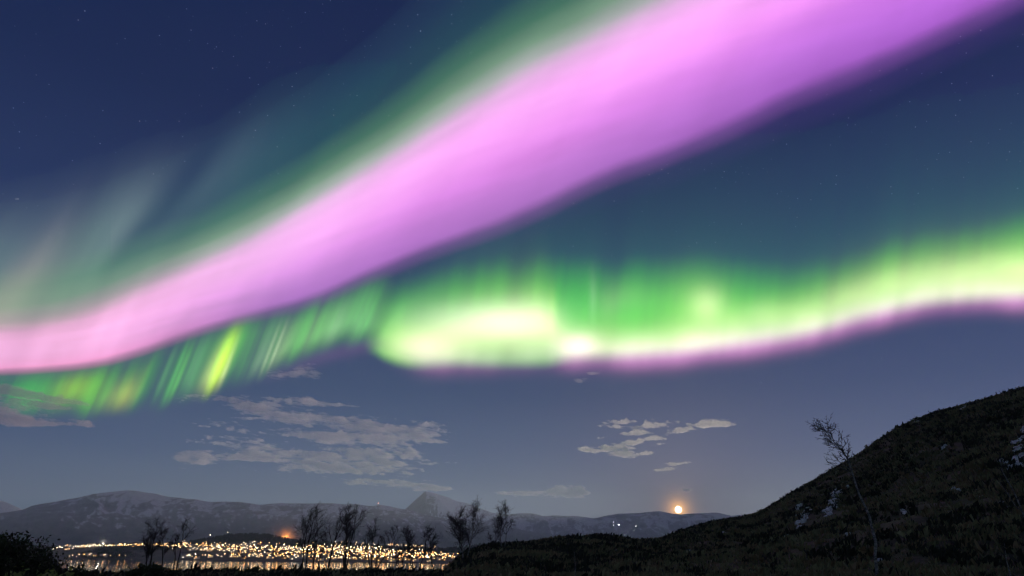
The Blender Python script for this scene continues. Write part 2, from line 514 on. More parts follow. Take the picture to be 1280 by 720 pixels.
# ------------------------------------------------------------------ clouds: thin ragged sheets of real thickness, lit by the moon
def cloud_cover(x0, x1, y0, y1, streaks, thr, seed, fx, fy, step):
    xs = np.arange(x0, x1 + step, step); ys = np.arange(y0, y1 + 0.6, 0.6)
    X, Y = np.meshgrid(xs, ys, indexing='ij')
    c = np.zeros_like(X)
    for cx, cy, sx, sy, sl, am in streaks:
        dx = X - cx; dy = Y - cy - sl * dx
        e = am * np.exp(-(dx / sx) ** 2 - (dy / sy) ** 2)
        c = c + e - c * e * .6
    wx = X + 26 * (fbm(X * .018 + seed, Y * .06, 3) - .5); wy = Y - .10 * X + 7 * (fbm(X * .014 + 9, Y * .05 + seed, 3) - .5)
    n = fbm(wx * fx + seed, wy * fy + seed * 1.7, 6, 0.60)
    rid = 1 - np.abs(2 * fbm(wx * fx * 1.6 + 31 + seed, wy * fy * 1.5 + 7, 5, .6) - 1)
    fine = fbm(wx * fx * 5 + 3 * seed, wy * fy * 2.6 + 13, 4, .6)
    n = (n - .5) * 2.2 + (rid - .72) * 1.1 + (fine - .5) * 1.3
    c = np.where(c > 0.03, 1.15 * np.minimum(c, 1.15) - thr + 1.05 * n, -0.2)
    m = np.minimum(np.minimum(X - x0, x1 - X) / 10, np.minimum(Y - y0, y1 - Y) / 4)
    c = c - (1 - np.clip(m, 0, 1)) * 0.6
    return X, Y, np.clip(c, -0.2, 1.0)


def cloud(label, x0, x1, y0, y1, streaks, alt, thick, mat, thr=0.42, seed=0.0, fx=0.022, fy=0.15, step=1.1):
    X, Y, c = cloud_cover(x0, x1, y0, y1, streaks, thr, seed, fx, fy, step)
    az, el = ray(X, Y)
    d = (alt - CAM_Z) / np.tan(el)
    th = thick * np.clip(c, 0, None) ** 1.4 * 1.15 * np.clip(2.4 * fbm(X * 0.07 + seed, (Y - .1 * X) * 0.42, 5, .62) - .55, .12, 1.6)
    bx, by = np.sin(az) * d, np.cos(az) * d
    nu, nv = X.shape
    F = np.array(grid_faces(nu, nv))
    cf = c.reshape(-1)
    F = F[(cf[F] > 0).any(1)]
    used = np.unique(F)
    top = {int(v): i for i, v in enumerate(used)}
    verts = [(bx.flat[v], by.flat[v], alt + th.flat[v] * 0.6) for v in used]
    bot = {}
    for v in used:
        v = int(v)
        if cf[v] > 0:
            bot[v] = len(verts); verts.append((bx.flat[v], by.flat[v], alt - th.flat[v] * 0.4))
        else:
            bot[v] = top[v]
    faces = []
    for q in F:
        q = [int(v) for v in q]
        faces.append([top[v] for v in q])
        faces.append([bot[v] for v in reversed(q)])
    a_, b_, c_ = (Vector(verts[k]) for k in faces[0][:3])
    if (b_ - a_).cross(c_ - a_).z < 0:                    # the upper skin faces the sky
        faces = [list(reversed(q)) for q in faces]
    o = mesh_obj('cloud', verts, faces, mat)
    cen = np.mean(np.array(verts), 0)
    o.data.transform(Matrix.Translation(Vector(-cen))); o.location = cen
    tag(o, label, 'cloud', 'thin moonlit clouds under the aurora')
    return o

M_CLOUD = volume('cloud_vapour', (1.0, 0.96, 0.95), 0.0034, 0.35)
M_CLOUD2 = volume('cloud_vapour_thin', (1.0, 0.95, 0.90), 0.0034, 0.5)
M_CLOUDD = volume('cloud_vapour_shaded', (0.93, 0.80, 0.80), 0.0026, 0.2)
cloud('broad grey cloud sheet of ragged tongues, biggest of the clouds, above the pointed peak', 216, 580, 490, 612,
      [(330, 512, 70, 9, 0.18, 1.0), (420, 527, 90, 7, 0.14, .9), (470, 545, 75, 11, 0.0, 1.25), (510, 541, 40, 9, 0.05, 1.2), (290, 528, 40, 7, 0.1, .7), (410, 577, 75, 12, 0.06, 1.35),
       (440, 570, 70, 10, 0.0, 1.2), (470, 580, 45, 8, 0.02, 1.0), (330, 570, 60, 5, 0.0, .75), (280, 556, 26, 6, 0.1, .8), (360, 500, 50, 5, 0.1, .75), (340, 560, 50, 5, .12, .6), (390, 545, 30, 4, .1, .55), (360, 536, 18, 3, .1, .6)],
      2600, 130, M_CLOUD, seed=2.0, thr=.58)
cloud('small flat pinkish grey cloud alone at the left of the big cloud sheet', 214, 274, 560, 588, [(244, 572, 24, 9, 0.02, 1.4)], 2600, 120, M_CLOUD, seed=9.1, thr=.36)
cloud('thin pale cloud wisp trailing past the tip of the pointed peak', 420, 570, 596, 620, [(480, 603, 55, 4, .08, 1.0), (535, 609, 32, 4.2, .04, 1.3)], 2500, 100, M_CLOUD, seed=4.4, thr=.36)
cloud('long faint cloud wisp low over the far ridge left of the moon', 600, 740, 606, 626, [(660, 616, 50, 3, -.04, .9), (708, 615, 26, 6, -.02, 1.4)], 2500, 90, M_CLOUD, seed=6.2, thr=.36)
cloud('bright broken cloud streaks rising to the right, high above the moon', 712, 930, 518, 578,
      [(782, 528, 22, 2.6, -.05, 1.1), (812, 532, 20, 2.4, -.10, 1.15), (832, 530, 8, 2.0, -.1, .9), (796, 541, 13, 2.0, -.06, 1.1), (818, 548, 11, 1.7, -.04, 1.15), (774, 533, 12, 1.4, 0, .7), (788, 554, 16, 1.9, -.12, 1.1), (802, 551, 12, 1.6, -.2, 1.0),
       (770, 560, 20, 2.3, -.12, 1.2), (748, 564, 12, 1.9, -.06, 1.15), (790, 560, 12, 1.7, -.1, 1.0), (838, 541, 10, 2.0, -.12, 1.1), (857, 536, 14, 2.0, -.14, 1.2), (848, 541, 9, 1.5, -.1, .9), (772, 569, 15, 2.6, -.03, 1.25), (808, 567, 10, 1.8, -.14, 1.25),
       (892, 529, 18, 2.8, -.03, 1.2), (908, 531, 10, 2.0, .05, .9), (880, 531, 9, 1.6, -.08, 1.0), (730, 562, 9, 1.8, -.05, 1.0), (749, 548, 8, 1.5, -.03, .85), (822, 556, 7, 1.2, -.1, .7)],
      2700, 150, M_CLOUD2, seed=3.3, thr=.50, fx=.04, fy=.22)
cloud('small bright double cloud streak between the moon and the broken clouds', 808, 876, 574, 594, [(830, 587, 15, 1.7, -.10, 1.4), (846, 580, 16, 1.6, -.12, 1.2)], 2700, 100, M_CLOUD2, seed=5.3, thr=.46, fx=.05, fy=.3)
cloud('tiny bright cloud speck just above the moon', 850, 870, 608, 617, [(859, 612, 6, 1.8, -.03, 1.5)], 2700, 90, M_CLOUD2, seed=1.3, thr=.34)
cloud('dark cloud bank in front of the green rays at the left edge', -60, 120, 474, 540,
      [(-10, 486, 60, 3, .14, 1.0), (40, 494, 50, 2.6, .14, 1.1), (78, 502, 30, 2.2, .12, 1.0), (70, 509, 36, 2.0, .10, .9), (10, 500, 50, 3, .14, 1.0), (20, 508, 30, 2, .12, .8), (-10, 522, 70, 5, .08, 1.3), (-30, 512, 50, 8, .05, 1.1), (50, 530, 50, 2.6, .02, .9)],
      2600, 150, M_CLOUDD, seed=7.7, thr=.32)
cloud('dim thin cloud wisp under the short rays beside the gap in the aurora', 326, 404, 450, 480, [(365, 467, 34, 6, .0, 1.05), (380, 458, 16, 4, 0, .9), (352, 470, 14, 3, 0, .9)], 2600, 45, M_CLOUD, seed=8.2, thr=.42)
cloud('small grey cloud fleck under the magenta hem of the green curtain', 708, 760, 460, 486, [(728, 475, 10, 3, -.12, 1.3), (743, 467, 9, 2, -.05, .9)], 2600, 80, M_CLOUD, seed=1.2, thr=.4)

# ------------------------------------------------------------------ water
def disc(name, R, z, mat, n=128):
    verts = [(0, 0, z)] + [(R * math.sin(2 * math.pi * k / n), R * math.cos(2 * math.pi * k / n), z) for k in range(n)]
    faces = [(0, 1 + (k + 1) % n, 1 + k) for k in range(n)]
    return mesh_obj(name, verts, faces, mat)
mw = material('fjord_water', (0.012, 0.018, 0.022), 0.06)
t = mw.node_tree; b = t.nodes['Principled BSDF']
b.inputs['IOR'].default_value = 1.33
tcx = N(t, 'ShaderNodeTexCoord')
nz = N(t, 'ShaderNodeTexNoise'); nz.inputs['Scale'].default_value = 0.35; nz.inputs['Detail'].default_value = 4
t.links.new(tcx.outputs['Object'], nz.inputs[0])
bp = N(t, 'ShaderNodeBump'); bp.inputs['Strength'].default_value = 0.35; bp.inputs['Distance'].default_value = 0.12
t.links.new(nz.outputs[0], bp.inputs['Height']); t.links.new(bp.outputs[0], b.inputs['Normal'])
tag(disc('water', 14500, 0.0, mw), kind='structure')

# ------------------------------------------------------------------ far mountains
def mountain_material(name, snow_line, seed, snow_amt=0.6, lit_side=0.35):
    m = material(name, rough=0.95)
    t = m.node_tree; b = t.nodes['Principled BSDF']
    geo = N(t, 'ShaderNodeNewGeometry')
    sp = N(t, 'ShaderNodeSeparateXYZ'); t.links.new(geo.outputs['Position'], sp.inputs[0])
    sn = N(t, 'ShaderNodeSeparateXYZ'); t.links.new(geo.outputs['True Normal'], sn.inputs[0])
    nz = N(t, 'ShaderNodeTexNoise'); nz.inputs['Scale'].default_value = 0.006; nz.inputs['Detail'].default_value = 10; nz.inputs['Roughness'].default_value = 0.7
    mp = N(t, 'ShaderNodeMapping'); mp.inputs['Location'].default_value = (seed * 911, seed * 37, 0); mp.inputs['Scale'].default_value = (1, 0.6, 2.2)
    t.links.new(geo.outputs['Position'], mp.inputs[0]); t.links.new(mp.outputs[0], nz.inputs[0])
    hgt = math_(t, 'MINIMUM', math_(t, 'DIVIDE', sp.outputs[2], snow_line), 1.15)
    v = math_(t, 'ADD', math_(t, 'MULTIPLY', hgt, 0.5), math_(t, 'MULTIPLY', nz.outputs[0], 0.9))
    v = math_(t, 'ADD', v, math_(t, 'MULTIPLY', sn.outputs[0], lit_side))  # more snow on right-facing slopes, whitened in place of moonlight
    gul = N(t, 'ShaderNodeTexNoise'); gul.inputs['Scale'].default_value = 0.011; gul.inputs['Detail'].default_value = 8; gul.inputs['Roughness'].default_value = 0.7
    gp = N(t, 'ShaderNodeMapping'); gp.inputs['Scale'].default_value = (1, .35, 1.6)
    t.links.new(geo.outputs['Position'], gp.inputs[0]); t.links.new(gp.outputs[0], gul.inputs[0])
    v = math_(t, 'ADD', v, math_(t, 'MULTIPLY', math_(t, 'SUBTRACT', gul.outputs[0], 0.5), 0.9))
    snow = ramp(t, [(0.93, 0.0), (1.12, snow_amt)], v, 'LINEAR')
    rock = ramp(t, [(0.3, (0.16, 0.165, 0.16)), (0.5, (0.30, 0.305, 0.295)), (0.7, (0.40, 0.41, 0.40))], nz.outputs[0], 'LINEAR')
    forest = ramp(t, [(0.3, 0.0), (0.75, 1.0)], hgt, 'LINEAR')
    base = mixc(t, forest, (0.12, 0.125, 0.115), rock)
    t.links.new(mixc(t, snow, base, (0.80, 0.84, 0.84)), b.inputs['Base Color'])
    return m


def mountain(label_unused, pts, R, mat, seed, front=2400.0, back=1500.0, rough=70.0, power=1.0, nr=90):
    x0, x1 = pts[0][0], pts[-1][0]
    xs = np.arange(x0, x1 + 0.1, 1.6)
    yy = np.interp(xs, [p[0] for p in pts], [p[1] for p in pts])
    yy = yy + 1.3 * (fbm(xs * 0.06 + seed, xs * 0 + seed, 4) - 0.5) * 2
    az, el = ray(xs, yy)
    r = np.concatenate([np.linspace(R - front, R, nr), np.linspace(R, R + back, 22)[1:]])
    A, Rr = np.meshgrid(az, r, indexing='ij')
    ridge = (CAM_Z + R * np.tan(el))[:, None]
    q = np.where(Rr <= R, (Rr - (R - front)) / front, 1.0)
    bk = np.where(Rr > R, (Rr - R) / back, 0.0)
    prof = q ** 1.25 * (1 - 0.25 * np.sin(q * math.pi) ** 2 * 0.5)
    z = -2 + (ridge + 2) * prof * (1 - bk) 
    u = A * R / 620.0; v = Rr / 760.0
    n = fbm(u + seed * 3, v + seed, 6, 0.55) - 0.5
    rg = 1 - np.abs(2 * fbm(u * 1.3 + seed, v * 0.45 + seed * 2, 5) - 1)
    away = np.clip(np.abs(Rr - R) / 600.0, 0, 1) * np.clip(q * 3, 0, 1) * (1 - bk)
    z = z + away * (n * rough * 2.2 + (rg - 0.7) * rough * 1.6) * np.clip(ridge / 400.0, 0.3, 1.4)
    # keep every slope under the line of the ridge seen from the fjord
    lim = CAM_Z + Rr * (np.tan(el)[:, None]) - 2.0 - (R - Rr) * 0.012
    z = np.where(Rr < R, np.minimum(z, lim), z)
    z = np.maximum(z, -2.0)
    P = np.stack([np.sin(A) * Rr, np.cos(A) * Rr, z], -1).reshape(-1, 3)
    o = mesh_obj('mountain', P, grid_faces(len(xs), len(r)), mat, smooth=True)
    tag(o, label_unused, 'mountain', kind='structure')
    return o

mountain('far snowy ridge at the left edge', [(-420, 640), (-260, 612), (-120, 606), (-40, 618), (0, 625), (14, 630), (30, 638), (70, 660), (110, 680)], 11400, mountain_material('mountain_snow_far', 420, 1, .75), 1.3)
mountain('broad rounded mountain behind the town', [(-420, 668), (-200, 655), (-60, 648), (0, 641), (28, 637), (40, 632), (70, 627), (90, 623), (110, 619), (134, 615), (152, 613), (170, 613), (188, 616), (205, 620), (222, 622), (260, 627),
          (300, 628), (326, 631), (350, 629), (382, 629), (420, 629.5), (446, 630), (462, 632), (474, 631), (488, 633), (506, 637), (540, 645), (580, 652), (640, 660), (700, 672), (760, 682)],
         8000, mountain_material('mountain_heath', 470, 2, .62), 2.1, front=2600, rough=95)
mountain('range behind the moon', [(560, 668), (600, 652), (640, 642), (668, 642), (680, 645.5), (695, 644), (722, 645), (742, 648), (756, 645), (774, 642), (800, 640.5), (824, 638), (836, 641), (850, 643), (872, 641.5), (896, 641), (914, 645),
          (960, 640), (1040, 628), (1150, 622), (1300, 640), (1600, 660)], 9000, mountain_material('mountain_dark', 300, 3, .55), 3.7, front=2300, rough=100)

# the pointed peak: a pyramid of three faces
def peak():
    R = 10400.0
    def pt(px, py, r=R):
        az, el = [float(v) for v in ray(px, py)]
        return np.array((math.sin(az) * r, math.cos(az) * r, CAM_Z + r * math.tan(el)))
    sky = [(470, 668), (500, 642), (508, 635), (518, 626), (526, 619), (530, 615.3), (532, 613.8), (535, 614.6), (545, 617), (562, 622.5), (572, 627), (584, 629), (596, 634), (612, 640), (630, 644), (652, 648), (690, 660), (720, 672)]
    xs = np.arange(470, 720.1, 0.8)
    yy = np.interp(xs, [p[0] for p in sky], [p[1] for p in sky]) + 0.5 * (fbm(xs * .2, xs * 0 + 2, 3) - .5)
    az, el = ray(xs, yy)
    nr = 100
    r = np.concatenate([np.linspace(R - 2600, R, nr), np.linspace(R, R + 1300, 20)[1:]])
    A, Rr = np.meshgrid(az, r, indexing='ij')
    ridge = (CAM_Z + R * np.tan(el))[:, None]
    q = np.clip((Rr - (R - 2600)) / 2600, 0, 1); bk = np.clip((Rr - R) / 1300, 0, 1)
    z = -2 + (ridge + 2) * (q ** 1.35) * (1 - bk)
    # spur running from the summit towards the town: its left flank drops steeply, its right flank is a broad snow bowl
    azs, _ = ray(532, 614.5); 
    line = azs + (R - Rr) / 2600 * 0.070
    off = (A - line) * R
    dep = np.clip((R - Rr) / 900, 0, 1)
    spur = np.where(off < 0, np.exp(-(off / 330) ** 2), np.exp(-(off / 260) ** 2))
    z = z + 190 * dep * spur * q - 120 * dep * np.exp(-((off - 500) / 330) ** 2) * q
    n = fbm(A * R / 500, Rr / 420, 6, .55) - .5
    z = z + n * 170 * np.clip((R - Rr) / 500, 0, 1) * np.clip(3 * q, 0, 1)
    lim = CAM_Z + Rr * np.tan(el)[:, None] - (R - Rr) * 0.015
    z = np.where(Rr < R, np.minimum(z, lim), z)
    z = np.maximum(z, -2)
    P = np.stack([np.sin(A) * Rr, np.cos(A) * Rr, z], -1).reshape(-1, 3)
    m = mountain_material('mountain_peak', 520, 5, .95, 1.3)  # strong snow on the right flank imitates its moonlit side
    o = mesh_obj('mountain', P, grid_faces(len(xs), len(r)), m, smooth=True)
    tag(o, 'pointed snow peak', 'mountain', kind='structure')
peak()

# ------------------------------------------------------------------ the town island
T_SKY = [(-260, 686), (0, 684), (60, 683), (110, 682), (165, 681), (200, 681), (230, 678), (256, 673), (280, 669), (300, 667.5), (326, 667.5), (345, 671), (364, 675), (400, 677), (440, 679.5), (480, 683), (520, 684.5), (550, 686),
         (575, 684), (600, 680), (640, 677), (700, 680), (760, 688), (820, 694)]
T_SHORE = [(-260, 700), (60, 699), (130, 698.5), (180, 698.5), (240, 700), (330, 701.5), (450, 703), (570, 704.5), (640, 704), (820, 700)]
TS_X = np.array([p[0] for p in T_SKY]); TS_Y = np.array([p[1] for p in T_SKY])
R_TOP = 2650.0

def town_profile(px):
    _, el = ray(px, np.interp(px, TS_X, TS_Y))
    top = CAM_Z + R_TOP * np.tan(el)
    ysh = np.interp(px, [p[0] for p in T_SHORE], [p[1] for p in T_SHORE])
    _, els = ray(px, ysh)
    shore = CAM_Z / np.tan(-els)
    return np.maximum(top, 2.0), np.minimum(shore, 2300)

_tpx = np.arange(-260, 820.1, 3.0)
_taz, _ = ray(_tpx, np.full_like(_tpx, 690.0))
_ttop, _tshore = town_profile(_tpx)
_tr = np.linspace(1150, 3000, 150)

def town_z(az, r):
    px = np.interp(az, _taz, _tpx)
    top, shore = town_profile(px)
    q = (r - shore) / (R_TOP - shore)
    up = 0.35 * np.clip(q, 0, 1) + 0.65 * np.clip(q, 0, 1) ** 2.0
    z = np.where(q < 0, q * 60, 0.9 + (top - 0.9) * up)
    z = np.where(r > R_TOP, top * (1 - (r - R_TOP) / 500), z)
    n = fbm(az * 2000 / 90, r / 90, 4) - 0.5
    z = z + np.where((q > 0.04) & (r < R_TOP), n * 7 * np.clip(q * 3, 0, 1) * np.clip((R_TOP - r) / 150, 0, 1), 0)
    # the dark wooded headland on the left shore
    azh, _ = ray(136, 690)
    off = (az - float(azh)) * 1950
    z = np.where(q > 0, z + 21 * np.exp(-(off / 62) ** 2) * np.exp(-((r - shore - 110) / 60) ** 2), z)
    return np.maximum(z, -2.5)

A, Rr = np.meshgrid(_taz, _tr, indexing='ij')
Zt = town_z(A, Rr)
m_town = noisy('town_ground', [(0.3, (0.012, 0.014, 0.009)), (0.5, (0.035, 0.034, 0.022)), (0.65, (0.07, 0.06, 0.045))], 0.02, bump=0.6, dist=3.0)
tag(mesh_obj('terrain', np.stack([np.sin(A) * Rr, np.cos(A) * Rr, Zt], -1).reshape(-1, 3), grid_faces(len(_taz), len(_tr)), m_town, smooth=True), kind='structure')


def town_point(px, r, dz=0.0):
    az = float(np.interp(px, _tpx, _taz))
    return Vector((math.sin(az) * r, math.cos(az) * r, float(town_z(np.array(az), np.array(r))) + dz))


def vis_y(p):
    """image row of a point, only used to skip things the photo cannot show"""
    el = math.atan2(p.z - CAM_Z, math.hypot(p.x, p.y))
    return 360 + FOC * math.tan(PITCH - el)

# house and lamp prototypes ------------------------------------------------
def box_mesh(cx, cy, z0, sx, sy, sz):
    v = [(cx + sx * a, cy + sy * b, z0 + sz * c) for c in (0, 1) for b in (-.5, .5) for a in (-.5, .5)]
    f = [(0, 2, 3, 1), (4, 5, 7, 6), (0, 1, 5, 4), (2, 6, 7, 3), (0, 4, 6, 2), (1, 3, 7, 5)]
    return v, f

M_WALL = [noisy('house_wall_' + n, [(0.3, tuple(c * .8 for c in cc)), (0.7, cc)], 0.4) for n, cc in (('white', (.62, .6, .55)), ('ochre', (.45, .27, .09)), ('red', (.28, .05, .03)), ('grey', (.3, .31, .33)))]
M_ROOF = noisy('house_roof', [(0.3, (.02, .02, .022)), (0.7, (.06, .055, .055))], 0.8)
M_WIN = material('lit_window', (.1, .08, .05), .3, (1.0, .55, .20), 3.0)
M_WINC = material('lit_window_cool', (.1, .1, .1), .3, (1.0, .80, .55), 4.0)
for m in (M_WIN, M_WINC): m.cycles.emission_sampling = 'NONE'
M_POLE = material('lamp_post_metal', (.18, .18, .18), .5)

def make_house(w, d, h, wallm, gable, wins, winm):
    root = empty('house', (0, 0, 0))
    v, f = box_mesh(0, 0, -2, w, d, h + 2)
    if gable:
        v += [(-w / 2, 0, h + d * .33), (w / 2, 0, h + d * .33)]
        f = [q for q in f if q != (4, 5, 7, 6)] + [(4, 8, 6), (5, 7, 9)]
    mesh_obj('wall', v, f, wallm, root)
    e = 0.5
    if gable:
        k = .33
        rv = [(-w / 2 - e, -d / 2 - e, h - e * 2 * k + .1), (w / 2 + e, -d / 2 - e, h - e * 2 * k + .1), (w / 2 + e, 0, h + d * k + .15), (-w / 2 - e, 0, h + d * k + .15), (w / 2 + e, d / 2 + e, h - e * 2 * k + .1), (-w / 2 - e, d / 2 + e, h - e * 2 * k + .1)]
        rv += [(x, y, z + .3) for x, y, z in rv]
        rf = [(0, 3, 2, 1), (3, 5, 4, 2), (6, 7, 8, 9), (9, 8, 10, 11), (0, 1, 7, 6), (4, 5, 11, 10), (0, 6, 9, 3), (3, 9, 11, 5), (1, 2, 8, 7), (2, 4, 10, 8)]
        mesh_obj('roof', rv, rf, M_ROOF, root)
    else:
        rv, rf = box_mesh(0, 0, h + .003, w + .6, d + .6, .4)
        mesh_obj('roof', rv, rf, M_ROOF, root)
    for (wx, wz, ww, wh) in wins:
        a = (wx, -d / 2 - .06, wz)
        v, f = box_mesh(a[0], a[1], a[2], ww, .1, wh)
        mesh_obj('window', v, f, winm, root)
    return root

house_protos = [
    make_house(11, 8, 5.2, M_WALL[0], True, [(-3, 1.0, 1.6, 1.4), (1.5, 3.2, 1.5, 1.3)], M_WIN),
    make_house(10, 8, 5.0, M_WALL[1], True, [(2.6, 1.0, 1.8, 1.4)], M_WIN),
    make_house(12, 9, 5.6, M_WALL[2], True, [(-2.5, 3.0, 1.4, 1.3), (3.2, 1.0, 1.6, 1.4)], M_WIN),
    make_house(22, 11, 9.5, M_WALL[3], False, [(-6, 1.2, 2.2, 1.5), (2, 4.4, 2.2, 1.5), (6, 7.0, 2.2, 1.5)], M_WINC),
]
HOUSE_WORDS = ['small white gabled house', 'small ochre gabled house', 'dark red gabled house', 'long grey flat roofed block']

def lamp_mat(name, c, s):
    m = bpy.data.materials.new(name); m.use_nodes = True
    t = m.node_tree; t.nodes.clear()
    e = N(t, 'ShaderNodeEmission'); e.inputs[0].default_value = (*c, 1); e.inputs[1].default_value = s
    o = N(t, 'ShaderNodeOutputMaterial'); t.links.new(e.outputs[0], o.inputs[0])
    return m

M_LAMP = {'warm': lamp_mat('lamp_sodium', (1.0, .44, .12), 32), 'pale': lamp_mat('lamp_pale', (1.0, .60, .26), 30), 'white': lamp_mat('lamp_white', (1.0, .82, .55), 40)}

def lamp_head_geo(r, z, y=-.9):
    v = [(0, y, z + r * .9), (0, y, z - r * .9)]
    n = 7
    for k in range(n):
        a = 2 * math.pi * k / n
        v.append((r * math.cos(a), y + r * math.sin(a), z))
    f = []
    for k in range(n):
        f.append((0, 2 + k, 2 + (k + 1) % n)); f.append((1, 2 + (k + 1) % n, 2 + k))
    return v, f

def make_lamp(kind):
    root = empty('street_lamp', (0, 0, 0))
    v, f = box_mesh(0, 0, -1, .22, .22, 9.2)
    v2, f2 = box_mesh(0, -.5, 8.0, .16, 1.0, .16)
    n = len(v); v += v2; f += [tuple(i + n for i in q) for q in f2]
    mesh_obj('lamp_post', v, f, M_POLE, root)
    v, f = lamp_head_geo(.55, 7.75)
    mesh_obj('lamp_head', v, f, M_LAMP[kind], root, smooth=True)
    return root
lamp_protos = {k: make_lamp(k) for k in M_LAMP}
first_used = set()

def place(proto, key, loc, rz, scale=1.0):
    if key in first_used:
        o = copy_tree(proto)
    else:
        first_used.add(key); o = proto
    o.location = loc; o.rotation_euler = (0, 0, rz); o.scale = (scale, scale, scale)
    return o

DISTRICTS = [(-999, 100, 'at the far left end of the town', 'far left end of the town'), (100, 190, 'behind the dark headland', 'lights by the dark headland'), (190, 345, 'below the dark wooded hill', 'town under the wooded hill'),
             (345, 470, 'in the bright middle of the town', 'bright middle of the town'), (470, 999, 'at the thinning right end of the town', 'right end of the town')]

def district(px):
    for a, b_, w, g in DISTRICTS:
        if a <= px < b_: return w, g

# streets: rows of lamps along the slope; (x0, x1, share of the slope at start and end, spacing in m, kind weights)
STREETS = [(62, 120, .52, .66, 15, 'white'), (66, 150, .60, .78, 17, 'white'), (80, 146, .70, .88, 17, 'white'), (100, 150, .84, .95, 17, 'white'), (148, 232, .86, .84, 18, 'warm'), (152, 240, .80, .70, 15, 'pale'), (165, 330, .74, .66, 15, 'pale'), (206, 330, .60, .54, 15, 'white'),
           (222, 400, .88, .82, 36, 'pale'), (230, 470, .70, .60, 15, 'pale'), (240, 480, .56, .50, 14, 'white'), (330, 500, .46, .36, 13, 'pale'), (300, 560, .38, .30, 14, 'warm'), (340, 470, .62, .58, 13, 'white'), (400, 530, .56, .46, 13, 'white'),
           (418, 480, .86, .80, 26, 'pale'), (485, 545, .94, .90, 13, 'pale'), (430, 560, .42, .30, 12, 'pale'), (360, 575, .26, .20, 14, 'warm'), (470, 575, .36, .22, 12, 'warm'), (250, 330, .46, .40, 20, 'warm'), (380, 480, .70, .62, 14, 'white'), (420, 500, .18, .14, 16, 'white')]
STREETS += [(236, 560, .10, .07, 14, 'pale'), (290, 570, .19, .15, 14, 'warm'), (395, 545, .05, .04, 16, 'pale')]
cands = []
for (x0, x1, q0, q1, gap, kind) in STREETS + [(a + 2, b_ - 2, c_ + .06, d_ + .05, e_ * 1.5, k_) for a, b_, c_, d_, e_, k_ in STREETS if a > 140]:
    px = x0
    while px < x1:
        f = (px - x0) / (x1 - x0)
        top, shore = town_profile(np.array(px))
        q = q0 + (q1 - q0) * f + 0.018 * math.sin(px * .21 + x0) + random.gauss(0, .030)
        # the streets lie in a low flat strip along the shore: walk up the slope until the street's own height is reached
        ysh = float(np.interp(px, [p[0] for p in T_SHORE], [p[1] for p in T_SHORE]))
        zt_ = float(np.interp(px, _tpx, _taz))
        rs_ = np.linspace(float(shore) + 12, R_TOP - 40, 90)
        els_ = (town_z(np.full_like(rs_, zt_), rs_) - CAM_Z) / rs_
        want = (float(ray(px, ysh - (ysh - 681.0) * min(q, 1.0) / .92)[1]))
        k_ = np.nonzero(els_ >= want)[0]
        r = float(rs_[k_[0]]) if len(k_) else float(rs_[np.argmax(els_)])
        if random.random() < .88:
            k = kind if random.random() < .45 else random.choice(['warm', 'warm', 'pale', 'pale', 'white'])
            cands.append((px, r, k))
        px += .80 * gap / r * FOC * random.uniform(.5, 1.5)
# lamps along the headland foot
for px in (88, 92, 97, 100, 106, 113, 121, 131, 139, 150, 158, 246):
    top, shore = town_profile(np.array(px)); cands.append((px, float(shore) + 14, 'warm' if px > 100 else 'pale'))
pts = [(px, r, k, town_point(px, r)) for px, r, k in cands]
random.shuffle(pts)
pts.sort(key=lambda a: a[1])
individual = []
rest = []
# keep the nearest as things of their own
for a in pts:
    (individual if len(individual) < 300 else rest).append(a)
W_ = {'warm': 'orange', 'pale': 'pale yellow', 'white': 'white'}
for px, r, k, p in individual:
    w, g = district(px)
    o = place(lamp_protos[k], 'lamp_' + k, p, random.uniform(-1, 1), random.choice((.62, .75, .9, 1.05, 1.25)))
    tag(o, W_[k] + ' glowing street lamp ' + w, 'street lamp', W_[k] + ' street lamps, ' + g)
if rest:
    bags = {}
    V = []; F = []; MI = []
    kinds = list(M_LAMP)
    for px, r, k, p in rest:
        s = random.choice((.62, .75, .9, 1.05, 1.25))
        v, f = lamp_head_geo(.62 * s, 7.75 * s)
        n = len(V); V += [(a + p.x, b2 + p.y, c + p.z) for a, b2, c in v]; F += [tuple(i + n for i in q) for q in f]; MI += [kinds.index(k)] * len(f)
        v, f = box_mesh(0, 0, -1, .22, .22, 9.0 * s)
        n = len(V); V += [(a + p.x, b2 + p.y - .9, c + p.z) for a, b2, c in v]; F += [tuple(i + n for i in q) for q in f]; MI += [3] * len(f)
    o = mesh_obj('street_lamps', V, F, M_LAMP[kinds[0]])
    for k in kinds[1:]: o.data.materials.append(M_LAMP[k])
    o.data.materials.append(M_POLE)
    o.data.polygons.foreach_set('material_index', MI)
    tag(o, 'the farthest street lamps higher up the town slope', 'street lamps', kind='stuff')

# houses between the streets
n_house = 0
for k in range(900):
    if n_house >= 270: break
    px, r, kind, p = pts[(k * 7) % len(pts)]
    if px < 150 and r < 2200: continue
    px2 = px + random.uniform(-4, 4); r2 = r + random.uniform(10, 34)
    p2 = town_point(px2, r2)
    if p2.z < 1.0 or vis_y(p2) > 705: continue
    i = random.choices((0, 1, 2, 3), (4, 2, 2, 2.4))[0]
    w, g = district(px2)
    o = place(house_protos[i], 'house_%d' % i, p2, random.uniform(-.5, .5), random.uniform(.85, 1.15))
    tag(o, HOUSE_WORDS[i] + ' with lit windows ' + w, 'house', HOUSE_WORDS[i] + 's, ' + g)
    n_house += 1

